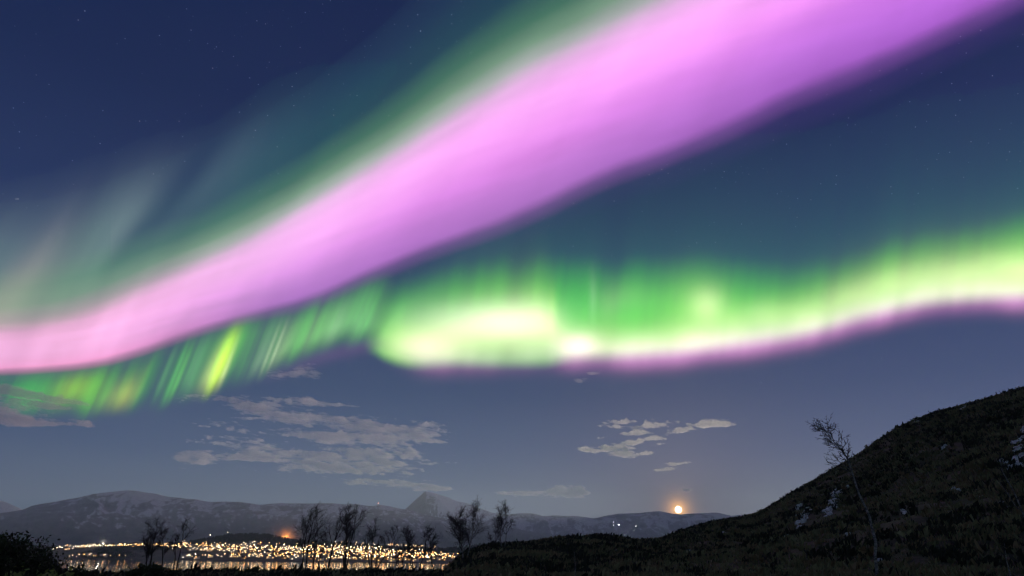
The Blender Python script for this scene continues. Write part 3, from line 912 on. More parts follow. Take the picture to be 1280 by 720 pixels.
# dark wood on the hill above the town and on the headland: crowns that read as one mass
def wood_mass():
    V = []; F = []
    for k in range(5200):
        px = random.uniform(150, 660)
        if k > 4600: px = random.gauss(134, 13)
        top, shore = town_profile(np.array(px))
        q = random.uniform(.72, 1.0) if k <= 4600 else random.uniform(.06, .28)
        if 430 < px and k <= 4600: q = random.uniform(.62, 1.0)
        if px > 575: q = random.uniform(.06, 1.0)
        r = float(shore) + (R_TOP - float(shore)) * q
        p = town_point(px, r)
        h = random.uniform(4, 8); w = random.uniform(1.8, 3.4)
        n = len(V); m_ = 5
        a0 = random.random() * 6
        V += [(p.x + random.uniform(-.4, .4), p.y, p.z + h)]
        for zz, ww in ((.55, .8), (.15, 1.0)):
            for j in range(m_):
                a = a0 + 2 * math.pi * j / m_
                rr = w * ww * random.uniform(.7, 1.2)
                V.append((p.x + rr * math.cos(a), p.y + rr * math.sin(a), p.z + h * zz * random.uniform(.85, 1.15) - .5))
        for j in range(m_):
            j2 = (j + 1) % m_
            F.append((n, n + 1 + j, n + 1 + j2)); F.append((n + 1 + j, n + 1 + m_ + j, n + 1 + m_ + j2, n + 1 + j2))
    m = noisy('wood_foliage', [(0.3, (.018, .020, .010)), (0.7, (.05, .042, .022))], .12)
    tag(mesh_obj('woods', V, F, m), 'dark far-off wood covering the hill above the town', 'wood', kind='stuff')
wood_mass()

# masts and floodlights -----------------------------------------------------
def mast(name, loc, h, lamp_m, lamp_r, label, cat, group=None):
    root = empty(name, loc)
    V = []; F = []
    def bar(a, b_, t):
        nonlocal V, F
        a = Vector(a); b_ = Vector(b_); d = (b_ - a).normalized(); s = d.orthogonal().normalized() * t; u = d.cross(s)
        n = len(V)
        for q in (a, b_):
            V += [tuple(q + s), tuple(q + u), tuple(q - s), tuple(q - u)]
        F += [(n, n + 1, n + 5, n + 4), (n + 1, n + 2, n + 6, n + 5), (n + 2, n + 3, n + 7, n + 6), (n + 3, n, n + 4, n + 7), (n, n + 3, n + 2, n + 1), (n + 4, n + 5, n + 6, n + 7)]
    wb = h * .05
    for k in range(3):
        a = 2 * math.pi * k / 3
        bar((wb * math.cos(a), wb * math.sin(a), -3), (wb * .25 * math.cos(a), wb * .25 * math.sin(a), h), h * .006 + .08)
    for i in range(8):
        z0, z1 = h * i / 8, h * (i + 1) / 8
        for k in range(3):
            a = 2 * math.pi * k / 3; a2 = 2 * math.pi * (k + 1) / 3
            w0 = wb * (1 - .75 * i / 8); w1 = wb * (1 - .75 * (i + 1) / 8)
            bar((w0 * math.cos(a), w0 * math.sin(a), z0), (w1 * math.cos(a2), w1 * math.sin(a2), z1), h * .003 + .05)
    mesh_obj('lattice_tower', V, F, M_POLE, root)
    if lamp_m:
        v, f = lamp_head_geo(lamp_r, h + lamp_r, 0)
        mesh_obj('lamp_head', v, f, lamp_m, root, smooth=True)
    tag(root, label, cat, group)
    return root

def at(px, py, r):
    az, el = [float(v) for v in ray(px, py)]
    return Vector((math.sin(az) * r, math.cos(az) * r, CAM_Z + r * math.tan(el)))
M_RED = lamp_mat('mast_red_lamp', (1.0, .32, .22), 30)
M_FLOOD = lamp_mat('floodlight_white', (.95, .96, 1.0), 30)
M_ORANGE = lamp_mat('floodlight_orange', (1.0, .38, .06), 14)
for m in (M_RED, M_FLOOD): m.cycles.emission_sampling = 'NONE'
mast('radio_mast', at(473, 632.5, 7990), 26, M_RED, 3.6, 'lattice radio mast with a red lamp on the ridge left of the pointed peak', 'radio mast')
mast('radio_mast', at(382.5, 630, 7990), 42, None, 0, 'unlit lattice radio mast on the ridge above the middle of town', 'radio mast')
for px, py, rr, wd in ((773.5, 656, 10.0, 'brightest white floodlight mast on the far shore left of the moon'), (767, 652.5, 5.0, 'upper small floodlight mast beside the brightest one on the far shore'), (767.5, 656.5, 4.5, 'lower small floodlight mast beside the brightest one on the far shore'),
                   (795, 657.5, 4.5, 'dim floodlight mast on the far slope nearest below the moon')):
    r = 8000.0
    mast('floodlight_mast', at(px, py, r) - Vector((0, 0, 40)), 36, M_FLOOD, rr * .48, wd, 'floodlight', 'floodlights on the far shore')
for px, py, rr, wd in ((263, 668.5, .9, 'lone white floodlight mast on the left slope of the wooded hill'), (285, 665, .8, 'white floodlight mast on top of the wooded hill')):
    mast('floodlight_mast', at(px, py, 2660) - Vector((0, 0, 16)), 15, M_LAMP['white'], rr, wd, 'floodlight')

# floodlit steam behind the hill and the white puff by the headland
def steam_material(name, colour, density, aniso):
    m = volume(name, colour, density, aniso)
    t = m.node_tree; v = next(n for n in t.nodes if n.bl_idname == 'ShaderNodeVolumePrincipled')
    tcx = N(t, 'ShaderNodeTexCoord')
    ln = N(t, 'ShaderNodeVectorMath', operation='LENGTH'); t.links.new(tcx.outputs['Object'], ln.inputs[0])
    nz = N(t, 'ShaderNodeTexNoise'); nz.inputs['Scale'].default_value = 2.3; nz.inputs['Detail'].default_value = 4
    t.links.new(tcx.outputs['Object'], nz.inputs[0])
    f = ramp(t, [(0.0, 1.0), (0.3, .45), (0.6, .10), (1.0, 0.0)], ln.outputs['Value'], 'EASE')
    k = ramp(t, [(0.35, 0.15), (0.65, 1.0)], nz.outputs[0])
    t.links.new(math_(t, 'MULTIPLY', math_(t, 'MULTIPLY', f, k), density), v.inputs['Density'])
    return m


def steam(px, py, r, w, h, mat, label):
    bm = bmesh.new()
    bmesh.ops.create_icosphere(bm, subdivisions=3, radius=1.0)
    me = bpy.data.meshes.new('steam_plume'); bm.to_mesh(me); bm.free(); me.materials.append(mat)
    o = bpy.data.objects.new('steam_plume', me); col.objects.link(o)
    o.location = at(px, py, r); o.scale = (w, w * .7, h)
    tag(o, label, 'steam plume')
    return o
steam(356, 672, 3050, 105, 88, steam_material('steam_vapour', (1, .9, .8), .012, .2), 'orange floodlit steam plume rising behind the shoulder of the wooded hill')
steam(129, 677, 2420, 24, 14, steam_material('steam_vapour_white', (1, 1, 1), .06, .2), 'small white steam puff over the lights by the headland')
def flood(px, py, r, colour, power, label, mat, rad):
    root = mast('floodlight_mast', at(px, py, r) - Vector((0, 0, 20)), 20, mat, rad, label, 'floodlight')
    l = bpy.data.lights.new('flood_lamp', 'POINT'); l.energy = power; l.color = colour; l.shadow_soft_size = 2.0
    lo = bpy.data.objects.new('flood_lamp', l); col.objects.link(lo); lo.parent = root; lo.location = (0, -6, 21 + rad)
flood(357, 673.5, 3045, (1.0, .36, .07), 2.6e5, 'orange floodlight mast behind the shoulder of the wooded hill', M_ORANGE, 1.2)
flood(129, 680, 2415, (1.0, .95, .85), 1.1e4, 'white floodlight mast under the small steam puff', M_LAMP['white'], 1.2)

# ------------------------------------------------------------------ near ground: bank on the left, heath knolls and the steep hill on the right
H_SKY = [(540, 722), (556, 716), (570, 704), (582, 694), (596, 687), (612, 683), (640, 680.5), (662, 679), (690, 674), (712, 671), (730, 671), (748, 669), (762, 671), (800, 675), (824, 674), (842, 667), (860, 661), (890, 652.5), (908, 649), (926, 647), (945, 642),
         (960, 635), (985, 620), (1000, 611), (1030, 593), (1060, 576), (1086, 560), (1104, 546), (1120, 536), (1140, 527), (1170, 516), (1200, 508), (1240, 497), (1280, 486), (1340, 466), (1420, 440), (1520, 420), (1700, 420)]
H_R = [(540, 70), (600, 85), (650, 105), (720, 125), (800, 150), (850, 165), (930, 190), (1000, 190), (1100, 175), (1200, 160), (1280, 150), (1700, 150)]
_hpx = np.arange(540, 1700, 2.0)
_hy = np.interp(_hpx, [p[0] for p in H_SKY], [p[1] for p in H_SKY])
_haz, _hel = ray(_hpx, _hy)
_hR = np.interp(_hpx, [p[0] for p in H_R], [p[1] for p in H_R])
_o = np.argsort(_haz)
_haz, _hel, _hR = _haz[_o], _hel[_o], _hR[_o]
AZ_A = float(ray(540, 715)[0]); AZ_B = float(ray(640, 690)[0])

def ground_z(az, r):
    """height of the near ground relative to the camera"""
    az = np.asarray(az, float); r = np.asarray(r, float)
    el = np.interp(az, _haz, _hel); R = np.interp(az, _haz, _hR)
    wfar = np.clip(1 - np.clip(az - 1.15, 0, 9) / .6, 0, 1)       # the hill fades out round the back
    zr = R * np.tan(el) * wfar - 1.7 * (1 - wfar)
    x = np.sin(az) * r; y = np.cos(az) * r
    n1 = fbm(x / 26 + 40, y / 26 + 11, 5, .5) - .5
    n2 = fbm(x / 5 + 3, y / 5 + 7, 4, .55) - .5
    q = np.clip((r - 20) / (R - 20), 0, 1.0)
    hill = -1.7 + (zr + 1.7) * (q ** 1.12)
    fade = np.clip(np.abs(r - R) / 30, 0, 1)
    hill = hill + (n1 * 7.0 * fade * np.clip((zr + 2) / 14, .10, 1) + n2 * .9 * np.clip(.35 + fade, 0, 1)) * np.clip((r - 16) / 30, 0, 1)
    lim = r * np.tan(el) - .25 - (R - r) * .010
    hill = np.where((r < R) & (zr > 0), np.minimum(hill, lim + n2 * .5), hill)
    past = np.clip(r - R, 0, None)
    hill = hill - .10 * past - .0010 * past ** 2
    bank = -1.72 + n2 * .28 * np.clip((r - 8) / 20, 0, 1) - np.where(r > 62, (r - 62) * .11 + (r - 62) ** 2 * .0006, 0)
    w = sstep(AZ_A, AZ_A + .035, az) * wfar
    z = bank * (1 - w) + hill * w
    return np.maximum(z, -24.2)

r_ring = np.geomspace(1.2, 420, 230)
az_ring = np.concatenate([np.arange(-180, -52, 4.0), np.arange(-52, 62, .22), np.arange(62, 180.1, 4.0)]) * math.pi / 180
A, Rr = np.meshgrid(az_ring, r_ring, indexing='ij')
Zg = ground_z(A, Rr) + CAM_Z
P = np.stack([np.sin(A) * Rr, np.cos(A) * Rr, Zg], -1).reshape(-1, 3)
faces = grid_faces(len(az_ring), len(r_ring))
c_i = len(P)
P = np.concatenate([P, [[0, 0, CAM_Z - 1.75]]])
nv = len(r_ring)
faces += [(c_i, (i + 1) * nv, i * nv) for i in range(len(az_ring) - 1)]

def heath_material():
    m = material('heath_ground', rough=.95)
    t = m.node_tree; b = t.nodes['Principled BSDF']
    geo = N(t, 'ShaderNodeNewGeometry')
    def nz(scale, det=8, rg=.6):
        n = N(t, 'ShaderNodeTexNoise'); n.inputs['Scale'].default_value = scale; n.inputs['Detail'].default_value = det; n.inputs['Roughness'].default_value = rg
        t.links.new(geo.outputs['Position'], n.inputs[0]); return n.outputs[0]
    a = nz(.06); b1 = nz(.5); c = nz(3.0)
    colr = ramp(t, [(.32, (.050, .070, .024)), (.45, (.088, .090, .036)), (.55, (.11, .088, .042)), (.66, (.155, .135, .062)), (.78, (.09, .115, .040))], a, 'LINEAR')
    colr = mixc(t, ramp(t, [(.40, 0.0), (.62, .75)], b1, 'LINEAR'), colr, (.030, .034, .018))
    colr = mixc(t, ramp(t, [(.52, 0.0), (.70, .6)], c, 'LINEAR'), colr, (.11, .088, .05))
    t.links.new(colr, b.inputs['Base Color'])
    bp = N(t, 'ShaderNodeBump'); bp.inputs['Strength'].default_value = .9; bp.inputs['Distance'].default_value = .35
    t.links.new(math_(t, 'ADD', b1, math_(t, 'MULTIPLY', c, .4)), bp.inputs['Height'])
    t.links.new(bp.outputs[0], b.inputs['Normal'])
    return m
tag(mesh_obj('ground', P, faces, heath_material(), smooth=True), kind='structure')


def g_at(az, r, dz=0.0):
    return Vector((math.sin(az) * r, math.cos(az) * r, CAM_Z + float(ground_z(az, r)) + dz))


def g_hit(px, py, rmin=14.0):
    """first ground point seen along a direction"""
    az, el = [float(v) for v in ray(px, py)]
    rs = np.geomspace(rmin, 260, 900)
    zz = ground_z(np.full_like(rs, az), rs)
    k = np.nonzero(zz >= rs * math.tan(el))[0]
    r = float(rs[k[0]]) if len(k) else 60.0
    return g_at(az, r), r

# heather and dwarf shrubs: uncountable cover
def heath_cover():
    V = []; F = []; MI = []
    for k in range(70000):
        u = random.random()
        if u < .80:
            px = random.uniform(545, 1330); az = float(ray(px, 650)[0])
            R = float(np.interp(az, _haz, _hR))
            r = 20 + (R + 4 - 20) * random.random() ** .95
            if random.random() < .20: r = R + random.uniform(-4, 2)
        else:
            px = random.uniform(-60, 620); az = float(ray(px, 710)[0]); r = random.uniform(40, 68)
        if float(vnoise(math.sin(az) * r / 6 + 50, math.cos(az) * r / 6 + 20)) < random.uniform(.0, .3): continue
        p = g_at(az, r)
        h = random.uniform(.12, .34) * (1.8 if random.random() < .04 else 1) * min(1.25, .55 + r / 150)
        w = h * random.uniform(.7, 1.5)
        zone = float(vnoise(math.sin(az) * r / 9 + 80, math.cos(az) * r / 9 + 33)) + .5 * float(vnoise(math.sin(az) * r / 3 + 8, math.cos(az) * r / 3 + 3)) - .25
        mi = random.choices((0, 1, 3, 2), (5, 3, .8, 2) if zone < .45 else ((1.5, 4, 4.5, .5) if zone > .62 else (3, 1, .5, 7)))[0]
        if mi == 2: h *= 1.35
        for j in range(7):
            a = random.uniform(0, 2 * math.pi); rr = w * random.random() ** .5
            bx, by = p.x + rr * .6 * math.cos(a), p.y + rr * .6 * math.sin(a)
            tx, ty, tz = p.x + rr * 1.2 * math.cos(a), p.y + rr * 1.2 * math.sin(a), p.z + h * random.uniform(.5, 1.1)
            s = random.uniform(.06, .16) * (h / .4)
            a2 = random.uniform(0, 6.3)
            n = len(V)
            V += [(bx - s * math.cos(a2), by - s * math.sin(a2), p.z - .1), (bx + s * math.cos(a2), by + s * math.sin(a2), p.z - .1), (tx + s * math.cos(a2 + 1), ty + s * math.sin(a2 + 1), tz), (tx - s * .6, ty, tz - s)]
            F.append((n, n + 1, n + 2, n + 3)); MI.append(mi)
    ms = [noisy('heather_dark', [(.3, (.095, .098, .045)), (.7, (.20, .18, .09))], .25), noisy('heather_rust', [(.3, (.15, .11, .055)), (.7, (.28, .20, .11))], .25), noisy('heather_black', [(.3, (.015, .017, .010)), (.7, (.04, .038, .022))], .25), noisy('dry_grass', [(.3, (.16, .15, .065)), (.7, (.30, .27, .14))], .25)]
    o = mesh_obj('undergrowth', V, F, ms[0])
    for m in ms[1:]: o.data.materials.append(m)
    o.data.polygons.foreach_set('material_index', MI)
    tag(o, 'low heather and dry grass covering the near slopes', 'heather', kind='stuff')
heath_cover()

# pale rock outcrops on the hill ----------------------------------------------
M_ROCK = noisy('pale_rock', [(.30, (.20, .20, .20)), (.46, (.5, .5, .5)), (.6, (.76, .76, .74)), (.75, (.8, .79, .77))], 1.1, bump=.8, dist=.2, stretch=(1, 1, .45))
def rock(px, py, w, h, lean, label, n=16, seed=1):
    """a broken outcrop: angular slabs lying in the slope along a slanting seam"""
    p0, r0 = g_hit(px, py)
    rd = random.Random(seed)
    bm = bmesh.new()
    for k in range(n * 3):
        q = (k + rd.random()) / (n * 3) - .5
        x = px - lean * q * w + rd.gauss(0, .11) * w; y = py + q * h
        p, r = g_hit(x, y)
        if abs(r - r0) > 40: continue
        mpp = r / FOC / .94
        s = rd.uniform(1.1, 3.4) * mpp * (max(w, h) / 26) ** .35
        nrm_ = (g_at(math.atan2(p.x, p.y) + .004, r) - p).cross(g_at(math.atan2(p.x, p.y), r + .8) - p).normalized()
        if nrm_.z < 0: nrm_ = -nrm_
        mat = Matrix.Translation(p - p0 + nrm_ * s * .12) @ nrm_.to_track_quat('Z', 'Y').to_matrix().to_4x4() @ Matrix.Rotation(rd.uniform(0, 6.3), 4, 'Z') @ Matrix.Rotation(rd.uniform(-.5, .5), 4, 'X') @ Matrix.Diagonal((s * rd.uniform(.8, 1.9), s * rd.uniform(.6, 1.2), s * rd.uniform(.35, .7), 1))
        res = bmesh.ops.create_icosphere(bm, subdivisions=2, radius=1.0, matrix=mat)
        for v in res['verts']:
            v.co += Vector((rd.gauss(0, .12), rd.gauss(0, .12), rd.gauss(0, .12))) * s
    me = bpy.data.meshes.new('rock_outcrop'); bm.to_mesh(me); bm.free(); me.materials.append(M_ROCK)
    o = bpy.data.objects.new('rock_outcrop', me); col.objects.link(o)
    o.location = p0
    tag(o, label, 'rock outcrop')
rock(1042, 626, 30, 40, .7, 'large pale jagged rock outcrop on the hillside behind the leaning birch', 26, 3)
rock(1005, 648, 18, 24, .8, 'narrow pale rock slab left of the large outcrop, lower on the slope', 10, 4)
rock(998, 638, 9, 12, .2, 'small pale rock just above the narrow slab on the hillside', 6, 8)
rock(1276, 562, 26, 50, .5, 'tall pale cliff patch at the right edge of the hill', 26, 5)
rock(1258, 580, 30, 8, -.4, 'flat pale rock shelf under the cliff patch at the right edge', 8, 15)
rock(1222, 618, 12, 10, -.4, 'small dim rock in the dark middle of the right slope', 6, 6)
rock(1147, 526.5, 8, 6, .9, 'small stone on the skyline of the hill above the birch', 5, 7)
rock(1256, 632, 14, 6, -.5, 'low flat rock near the thin white trunk at the right edge', 6, 9)
rock(1205, 510, 7, 5, .9, 'small stone on the skyline near the top right of the hill', 5, 11)
rock(1196, 612, 9, 6, -.6, 'tiny grey rock left of the dim rock on the right slope', 5, 12)

_rs = random.Random(5)
_words = [(985, 668, 'low stone left of the narrow slab near the foot of the hill'), (1100, 700, 'stone at the foot of the leaning birch'), (1180, 560, 'dark stone under the upper skyline of the hill'),
          (1130, 640, 'stone on the bare middle of the slope right of the birch'), (905, 668, 'stone on the knoll below the moon'), (770, 690, 'stone on the low knoll left of the moon'), (860, 690, 'stone in the hollow below the knoll'),
          (1240, 668, 'stone low on the slope beside the thin pale stem'), (1060, 668, 'small stone under the large outcrop')]
for _k, (_x, _y, _w) in enumerate(_words):
    rock(_x, _y, _rs.uniform(5, 9), _rs.uniform(3, 6), _rs.uniform(-.6, .6), _w, 3, 30 + _k)

# ------------------------------------------------------------------ trees and bushes
M_BIRCH = noisy('birch_bark', [(.32, (.03, .028, .026)), (.46, (.14, .13, .125)), (.6, (.34, .32, .30))], 5.0, stretch=(1, 1, 3))
M_BARK = noisy('dark_bark', [(.3, (.02, .018, .015)), (.7, (.075, .065, .055))], 6.0)
M_TWIG = noisy('twig_bark', [(.3, (.018, .014, .012)), (.7, (.05, .04, .034))], 6.0)
M_LEAFD = noisy('dark_leaves', [(.3, (.025, .032, .012)), (.7, (.07, .08, .03))], 2.5)
M_LEAFO = noisy('olive_leaves', [(.3, (.16, .19, .04)), (.7, (.34, .36, .10))], 2.5)


class Tubes:
    def __init__(self): self.V = []; self.F = []
    def path(self, pts, radii, n):
        base = len(self.V)
        for i, (p, r) in enumerate(zip(pts, radii)):
            d = (pts[min(i + 1, len(pts) - 1)] - pts[max(i - 1, 0)])
            if d.length < 1e-6: d = Vector((0, 0, 1))
            d.normalize()
            s = d.cross(Vector((.31, .95, .11))).normalized(); u = d.cross(s)
            for k in range(n):
                a = 2 * math.pi * k / n
                self.V.append(p + (s * math.cos(a) + u * math.sin(a)) * r)
        for i in range(len(pts) - 1):
            for k in range(n):
                a = base + i * n + k; b_ = base + i * n + (k + 1) % n
                self.F.append((a, b_, b_ + n, a + n))
        self.F.append(tuple(base + k for k in reversed(range(n))))
        self.F.append(tuple(base + (len(pts) - 1) * n + k for k in range(n)))
    def build(self, name, mat, parent):
        if not self.V: return None
        return mesh_obj(name, self.V, self.F, mat, parent, smooth=True)


def bare_tree(loc, h, label, seed, stems=1, spread=.35, lean=(0, 0), twig=1.0, bark=None, first=.30, path=None, group=None, r0=None, wind=(0, 0), name='bare_birch', nlimb=9, limb=1.0):
    rd = random.Random(seed)
    root = empty(name, loc)
    trunk_t, limb_t, twig_t = Tubes(), Tubes(), Tubes()
    def walk(p, d, length, n, wob, up=.1):
        pts = [p.copy()]
        for i in range(n):
            d = (d + Vector((rd.gauss(0, wob), rd.gauss(0, wob), rd.gauss(0, wob) + up)) + Vector((wind[0], wind[1], 0)) * .12).normalized()
            p = p + d * (length / n)
            pts.append(p)
        return pts, d
    limbs = []
    for s in range(stems):
        a = 2 * math.pi * s / max(1, stems) + rd.uniform(-.5, .5)
        hs = h * (1 if s == 0 else rd.uniform(.7, .97))
        if path:
            pts = [Vector(q) for q in path]
        else:
            d = Vector((lean[0] + (math.cos(a) * spread if stems > 1 else 0), lean[1] + (math.sin(a) * spread * .6 if stems > 1 else 0), 1)).normalized()
            pts, _ = walk(Vector((math.cos(a) * .08 * (stems > 1), math.sin(a) * .08 * (stems > 1), -.3)), d, hs * .98, 9, .07, .10)
        rr = (r0 or h * .016) * (1 if stems == 1 else .72)
        nn = len(pts) - 1
        rad = [rr * (1 - .88 * (i / nn)) + .004 for i in range(nn + 1)]
        rad[0] *= 1.35
        trunk_t.path(pts, rad, 7)
        L_ = sum((pts[i + 1] - pts[i]).length for i in range(nn))
        for k in range(nlimb):
            f = first + (1 - first) * ((k + rd.random()) / nlimb) ** .9
            i = min(int(f * nn), nn - 1); g = f * nn - i
            p = pts[i].lerp(pts[i + 1], g)
            axis = (pts[i + 1] - pts[i]).normalized()
            a2 = rd.uniform(0, 2 * math.pi)
            side = axis.orthogonal().normalized()
            side = Quaternion(axis, a2) @ side
            dd = (axis * rd.uniform(.7, 1.3) + side * rd.uniform(.6, 1.0) + Vector((wind[0], wind[1], 0)) * .6).normalized()
            ll = limb * L_ * rd.uniform(.24, .44) * (1.15 - .75 * f)
            limbs.append((p, dd, ll, max(.006, rad[i] * .5)))
    for p, d, ll, rr in limbs:
        pts, _ = walk(p, d, ll, 5, .15, .17)
        limb_t.path(pts, [rr * (1 - .75 * i / 5) + .003 for i in range(6)], 5)
        for j in range(int(11 * twig)):
            f = rd.uniform(.2, 1.0); i = min(int(f * 5), 4)
            q = pts[i].lerp(pts[i + 1], f * 5 - i)
            ax = (pts[i + 1] - pts[i]).normalized()
            sd = Quaternion(ax, rd.uniform(0, 6.28)) @ ax.orthogonal().normalized()
            dd = (ax * rd.uniform(.6, 1.2) + sd * rd.uniform(.5, 1.1)).normalized()
            tl = ll * rd.uniform(.25, .55)
            tp, td = walk(q, dd, tl, 3, .22, .05)
            tr = max(.0095, rr * .34)
            twig_t.path(tp, [tr, tr * .8, tr * .6, tr * .35], 3)
            for m_ in range(4):
                q2 = tp[rd.randint(1, 3)]
                dd2 = (td + Vector((rd.gauss(0, .7), rd.gauss(0, .7), rd.gauss(0, .5)))).normalized()
                t2, _ = walk(q2, dd2, tl * rd.uniform(.3, .6), 2, .25, .03)
                twig_t.path(t2, [tr * .8, tr * .65, tr * .5], 3)
    trunk_t.build('trunk', bark or M_BARK, root)
    limb_t.build('branches', bark if bark and rd.random() < .3 else M_BARK, root)
    twig_t.build('crown', M_TWIG, root)
    tag(root, label, 'tree', group)
    return root


def tree_at(px, ytop, r, label, seed, **kw):
    az = float(ray(px, 690)[0])
    base = g_at(az, r)
    _, el = ray(px, ytop)
    h = CAM_Z + r * math.tan(float(el)) - base.z
    kw['twig'] = kw.get('twig', 1.0) * 1.35
    kw.setdefault('limb', 1.12)
    return bare_tree(base, h, label, seed, group='bare trees on the near bank', **kw)

tree_at(190, 649, 58, 'bushy dark bare tree at the left of the bank before the lights', 11, stems=3, spread=.22, nlimb=8, first=.35, twig=1.2)
tree_at(207, 660, 60, 'small thin bare tree right of the bushy dark tree', 12, nlimb=8, first=.35)
tree_at(223, 650, 60, 'slim bare forked tree left of the wooded hill', 13, stems=2, spread=.12, nlimb=5, first=.5)
tree_at(383, 634, 61, 'tall slender spire shaped bare tree by the orange glow', 21, stems=2, spread=.10, nlimb=12, first=.25)
tree_at(396, 662, 60, 'low bare sapling at the foot of the spire shaped tree', 22, stems=2, spread=.2, nlimb=6)
tree_at(411, 634, 60, 'slim bare tree between the spire shaped tree and the many stemmed tree', 23, nlimb=9, first=.40)
tree_at(432, 634, 62, 'tall many stemmed bare tree in the middle of the bank', 24, stems=4, spread=.16, nlimb=7, first=.45, twig=1.1)
tree_at(467, 648, 60, 'wide vase shaped bare tree right of the many stemmed tree', 25, stems=4, spread=.42, nlimb=6, first=.45)
tree_at(521, 652, 58, 'dense round bare tree before the lit upper street', 26, stems=3, spread=.26, nlimb=8, first=.35, twig=1.3)
tree_at(546, 662, 62, 'thin bare tree leaning left beside the dense round tree', 27, lean=(-.35, 0), nlimb=6, first=.4)
tree_at(580, 630, 62, 'largest bare birch with pale limbs at the right end of the town', 28, stems=3, spread=.26, nlimb=12, first=.28, bark=M_BIRCH, twig=1.5, limb=1.3)
tree_at(628, 631, 78, 'bare birch with open crown on the knoll right of the largest birch', 31, stems=3, spread=.24, nlimb=9, first=.35, bark=M_BIRCH, twig=1.3, limb=1.25)
tree_at(618, 655, 70, 'small bare sapling between the two birches on the knoll', 32, stems=2, spread=.15, nlimb=5)
tree_at(500, 676, 57, 'short bare sapling between the vase shaped and dense round trees', 33, stems=2, spread=.2, nlimb=6)

# the leaning birch on the hill
def leaning_birch():
    r = 27.0
    def q(px, py, rr=r):
        az, el = [float(v) for v in ray(px, py)]
        return Vector((math.sin(az) * rr, math.cos(az) * rr, CAM_Z + rr * math.tan(el)))
    az = float(ray(1096, 724)[0])
    b0 = g_at(az, r, -.2)
    path = [b0, q(1096, 712), q(1094, 694), q(1095, 678), q(1090, 660), q(1087, 646), q(1081, 632), q(1074, 618), q(1070, 606), q(1067, 596), q(1063, 584), q(1059, 572), q(1052, 562), q(1043, 553), q(1035, 545), q(1027, 537)]
    bare_tree(b0, 5.2, 'leaning bare birch on the right hill with wind swept crown above its skyline', 41, path=[p - b0 for p in path], first=.60, r0=.05, wind=(-.45, .1), bark=M_BIRCH, nlimb=20, twig=.7, limb=.56)
leaning_birch()
def thin_stem(pts, r, label, seed, rad=.03, nl=4):
    ps = []
    for px, py in pts:
        az, el = [float(v) for v in ray(px, py)]
        ps.append(Vector((math.sin(az) * r, math.cos(az) * r, CAM_Z + r * math.tan(el))))
    g = g_at(float(ray(*pts[0])[0]), r, -.2)
    if g.z < ps[0].z: ps = [g] + ps
    b0 = ps[0]
    bare_tree(b0, (ps[-1] - b0).length, label, seed, path=[p - b0 for p in ps], first=.5, r0=rad, bark=M_BIRCH, nlimb=nl, twig=.5, name='birch_sapling')
thin_stem([(1300, 700), (1286, 660), (1278, 640), (1268, 616), (1258, 598), (1250, 584)], 26, 'thin pale birch stem leaning in from the right edge', 42)
thin_stem([(1264, 722), (1258, 700), (1255, 678)], 24, 'short thin birch stem at the bottom right corner', 43, .022, 3)
thin_stem([(719, 722), (719, 706), (718, 690)], 34, 'short dark sapling at the bottom below the knolls', 44, .03, 7)
thin_stem([(1010, 716), (1009, 700), (1007, 688)], 34, 'little sapling low on the slope below the narrow slab', 46, .02, 6)


def bush(px, ytop, r, width, leaf_m, label, seed, nleaf=1500, leaf=.07, h_override=None, name='shrub', upright=.6, group=None):
    rd = random.Random(seed)
    az = float(ray(px, 690)[0])
    base = g_at(az, r)
    _, el = ray(px, ytop)
    h = CAM_Z + r * math.tan(float(el)) - base.z
    root = empty(name, base)
    st = Tubes(); V = []; F = []
    ns = 16
    tips = []
    for s in range(ns):
        a = rd.uniform(0, 2 * math.pi); sp = rd.random() ** .6
        d = Vector((math.cos(a) * sp * width / h, math.sin(a) * sp * width / h, 1.0))
        hh = h * (1 - .45 * sp * sp) * rd.uniform(.75, 1.0)
        p = Vector((0, 0, -.15)); pts = [p]
        for i in range(6):
            d2 = d + Vector((rd.gauss(0, .18), rd.gauss(0, .18), 0))
            p = p + d2 * (hh / 6); pts.append(p)
        rr = .010 + h * .006
        st.path(pts, [rr * (1 - .8 * i / 6) + .003 for i in range(7)], 4)
        tips.append(pts)
        for j in range(4):
            i = rd.randint(2, 5); q = pts[i]
            e = [q]
            dd = Vector((rd.gauss(0, .6), rd.gauss(0, .6), rd.uniform(.3, 1)))
            for m_ in range(3):
                q = q + dd * (hh * .07); e.append(q)
            st.path(e, [rr * .4, rr * .3, rr * .2, rr * .1], 3); tips.append(e)
    for k in range(nleaf):
        pts = rd.choice(tips); i = rd.randint(1 if len(pts) < 5 else 2, len(pts) - 1)
        c = pts[i] + Vector((rd.gauss(0, .10), rd.gauss(0, .10), rd.gauss(0, .10))) * h * .8
        if c.z < .02: c.z = abs(c.z) + .05
        s = leaf * rd.uniform(.6, 1.4)
        u = Vector((rd.gauss(0, 1), rd.gauss(0, 1), rd.gauss(0, 1) + upright)).normalized(); w = u.orthogonal().normalized(); w = Quaternion(u, rd.uniform(0, 6.3)) @ w
        n = len(V)
        V += [c - u * s, c + w * s * .45, c + u * s, c - w * s * .45]
        F.append((n, n + 1, n + 2, n + 3))
    st.build('stem', M_BARK, root)
    mesh_obj('foliage', V, F, leaf_m, root)
    tag(root, label, 'shrub', group or 'shrubs on the near bank')

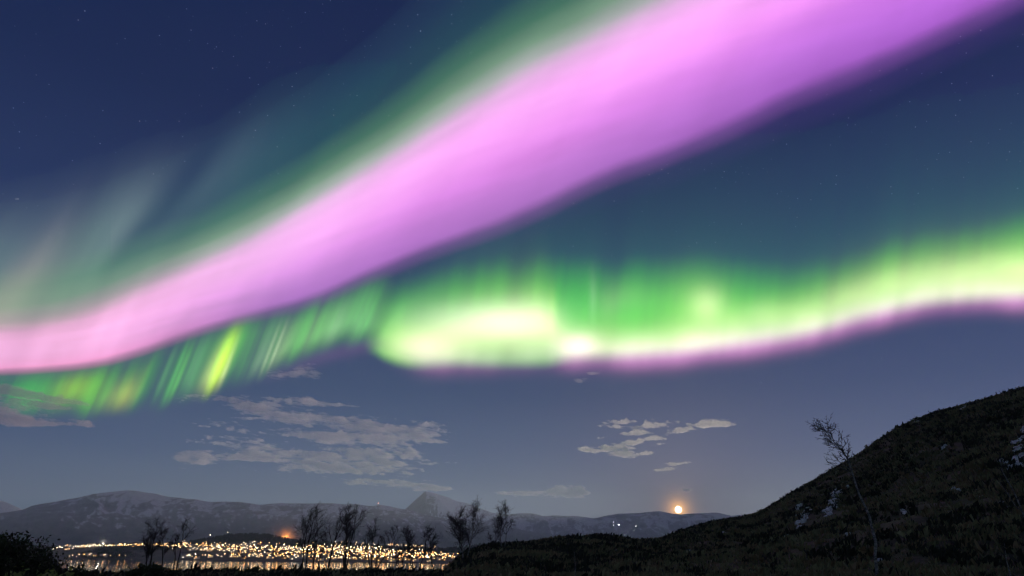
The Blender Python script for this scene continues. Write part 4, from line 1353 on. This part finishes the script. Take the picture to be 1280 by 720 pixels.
bush(6, 650, 40, 1.9, M_LEAFD, 'tall dark shrub at the left edge, tallest of the shrubs', 51, 3200, .09)
bush(-45, 640, 38, 2.4, M_LEAFD, 'dark shrub cut by the left edge of the picture', 52, 2400, .09)
bush(22, 664, 41, 1.5, M_LEAFD, 'dark leafy shrub leaning on the right of the tallest shrub', 53, 2200, .09)
bush(48, 667, 44, 1.5, M_LEAFD, 'ragged dark shrub left of the first town lights', 54, 2400, .085)
bush(80, 696, 44, 1.8, M_LEAFD, 'low dark shrub before the water at left', 55, 2000, .08)
bush(66, 690, 46, 1.3, M_LEAFD, 'low dark shrub under the ragged shrub', 65, 1500, .08)
bush(106, 704, 46, 1.1, M_LEAFD, 'small dark shrub at the left end of the bright water', 56, 900, .07)
bush(126, 702, 44, .8, M_LEAFD, 'sparse twiggy shrub in front of the bright water', 57, 180, .06)
bush(190, 699, 47, 1.5, M_LEAFD, 'dark shrub at the foot of the bushy bare tree', 58, 1700, .08)
bush(172, 706, 48, .9, M_LEAFD, 'low dark shrub at the right end of the bright water', 66, 900, .07)
bush(215, 705, 48, 1.3, M_LEAFD, 'low dark shrub below the slim forked tree', 67, 1100, .07)
bush(22, 707, 26, 1.0, M_LEAFO, 'olive green leafy shrub in the bottom left corner', 59, 1300, .085)
bush(60, 706.5, 27, 1.0, M_LEAFO, 'olive green leafy shrub right of the corner shrub', 60, 1300, .085)
bush(88, 708, 28, .8, M_LEAFO, 'small olive green shrub, rightmost of the olive ones', 61, 800, .08)
bush(318, 705, 56, .9, M_LEAFD, 'single rounded dark shrub against the reflections under the wooded hill', 62, 1000, .07)
bush(470, 706, 57, 1.2, M_LEAFD, 'dark shrub below the vase shaped bare tree', 63, 1000, .07)
bush(590, 690, 64, 1.6, M_LEAFD, 'dark shrub at the foot of the largest birch', 64, 1700, .08)

# ------------------------------------------------------------------ night haze over the fjord
S = 13600.0
zb, zt = -26.0, 980.0
v = [(x, y, z) for z in (zb, zt) for y in (-S, S) for x in (-S, S)]
f = [(0, 2, 3, 1), (4, 5, 7, 6), (0, 1, 5, 4), (2, 6, 7, 3), (0, 4, 6, 2), (1, 3, 7, 5)]
hz = mesh_obj('haze', v, f, volume('haze_air', (.76, .95, .98), 7.2e-5, .35))
tag(hz, kind='stuff')
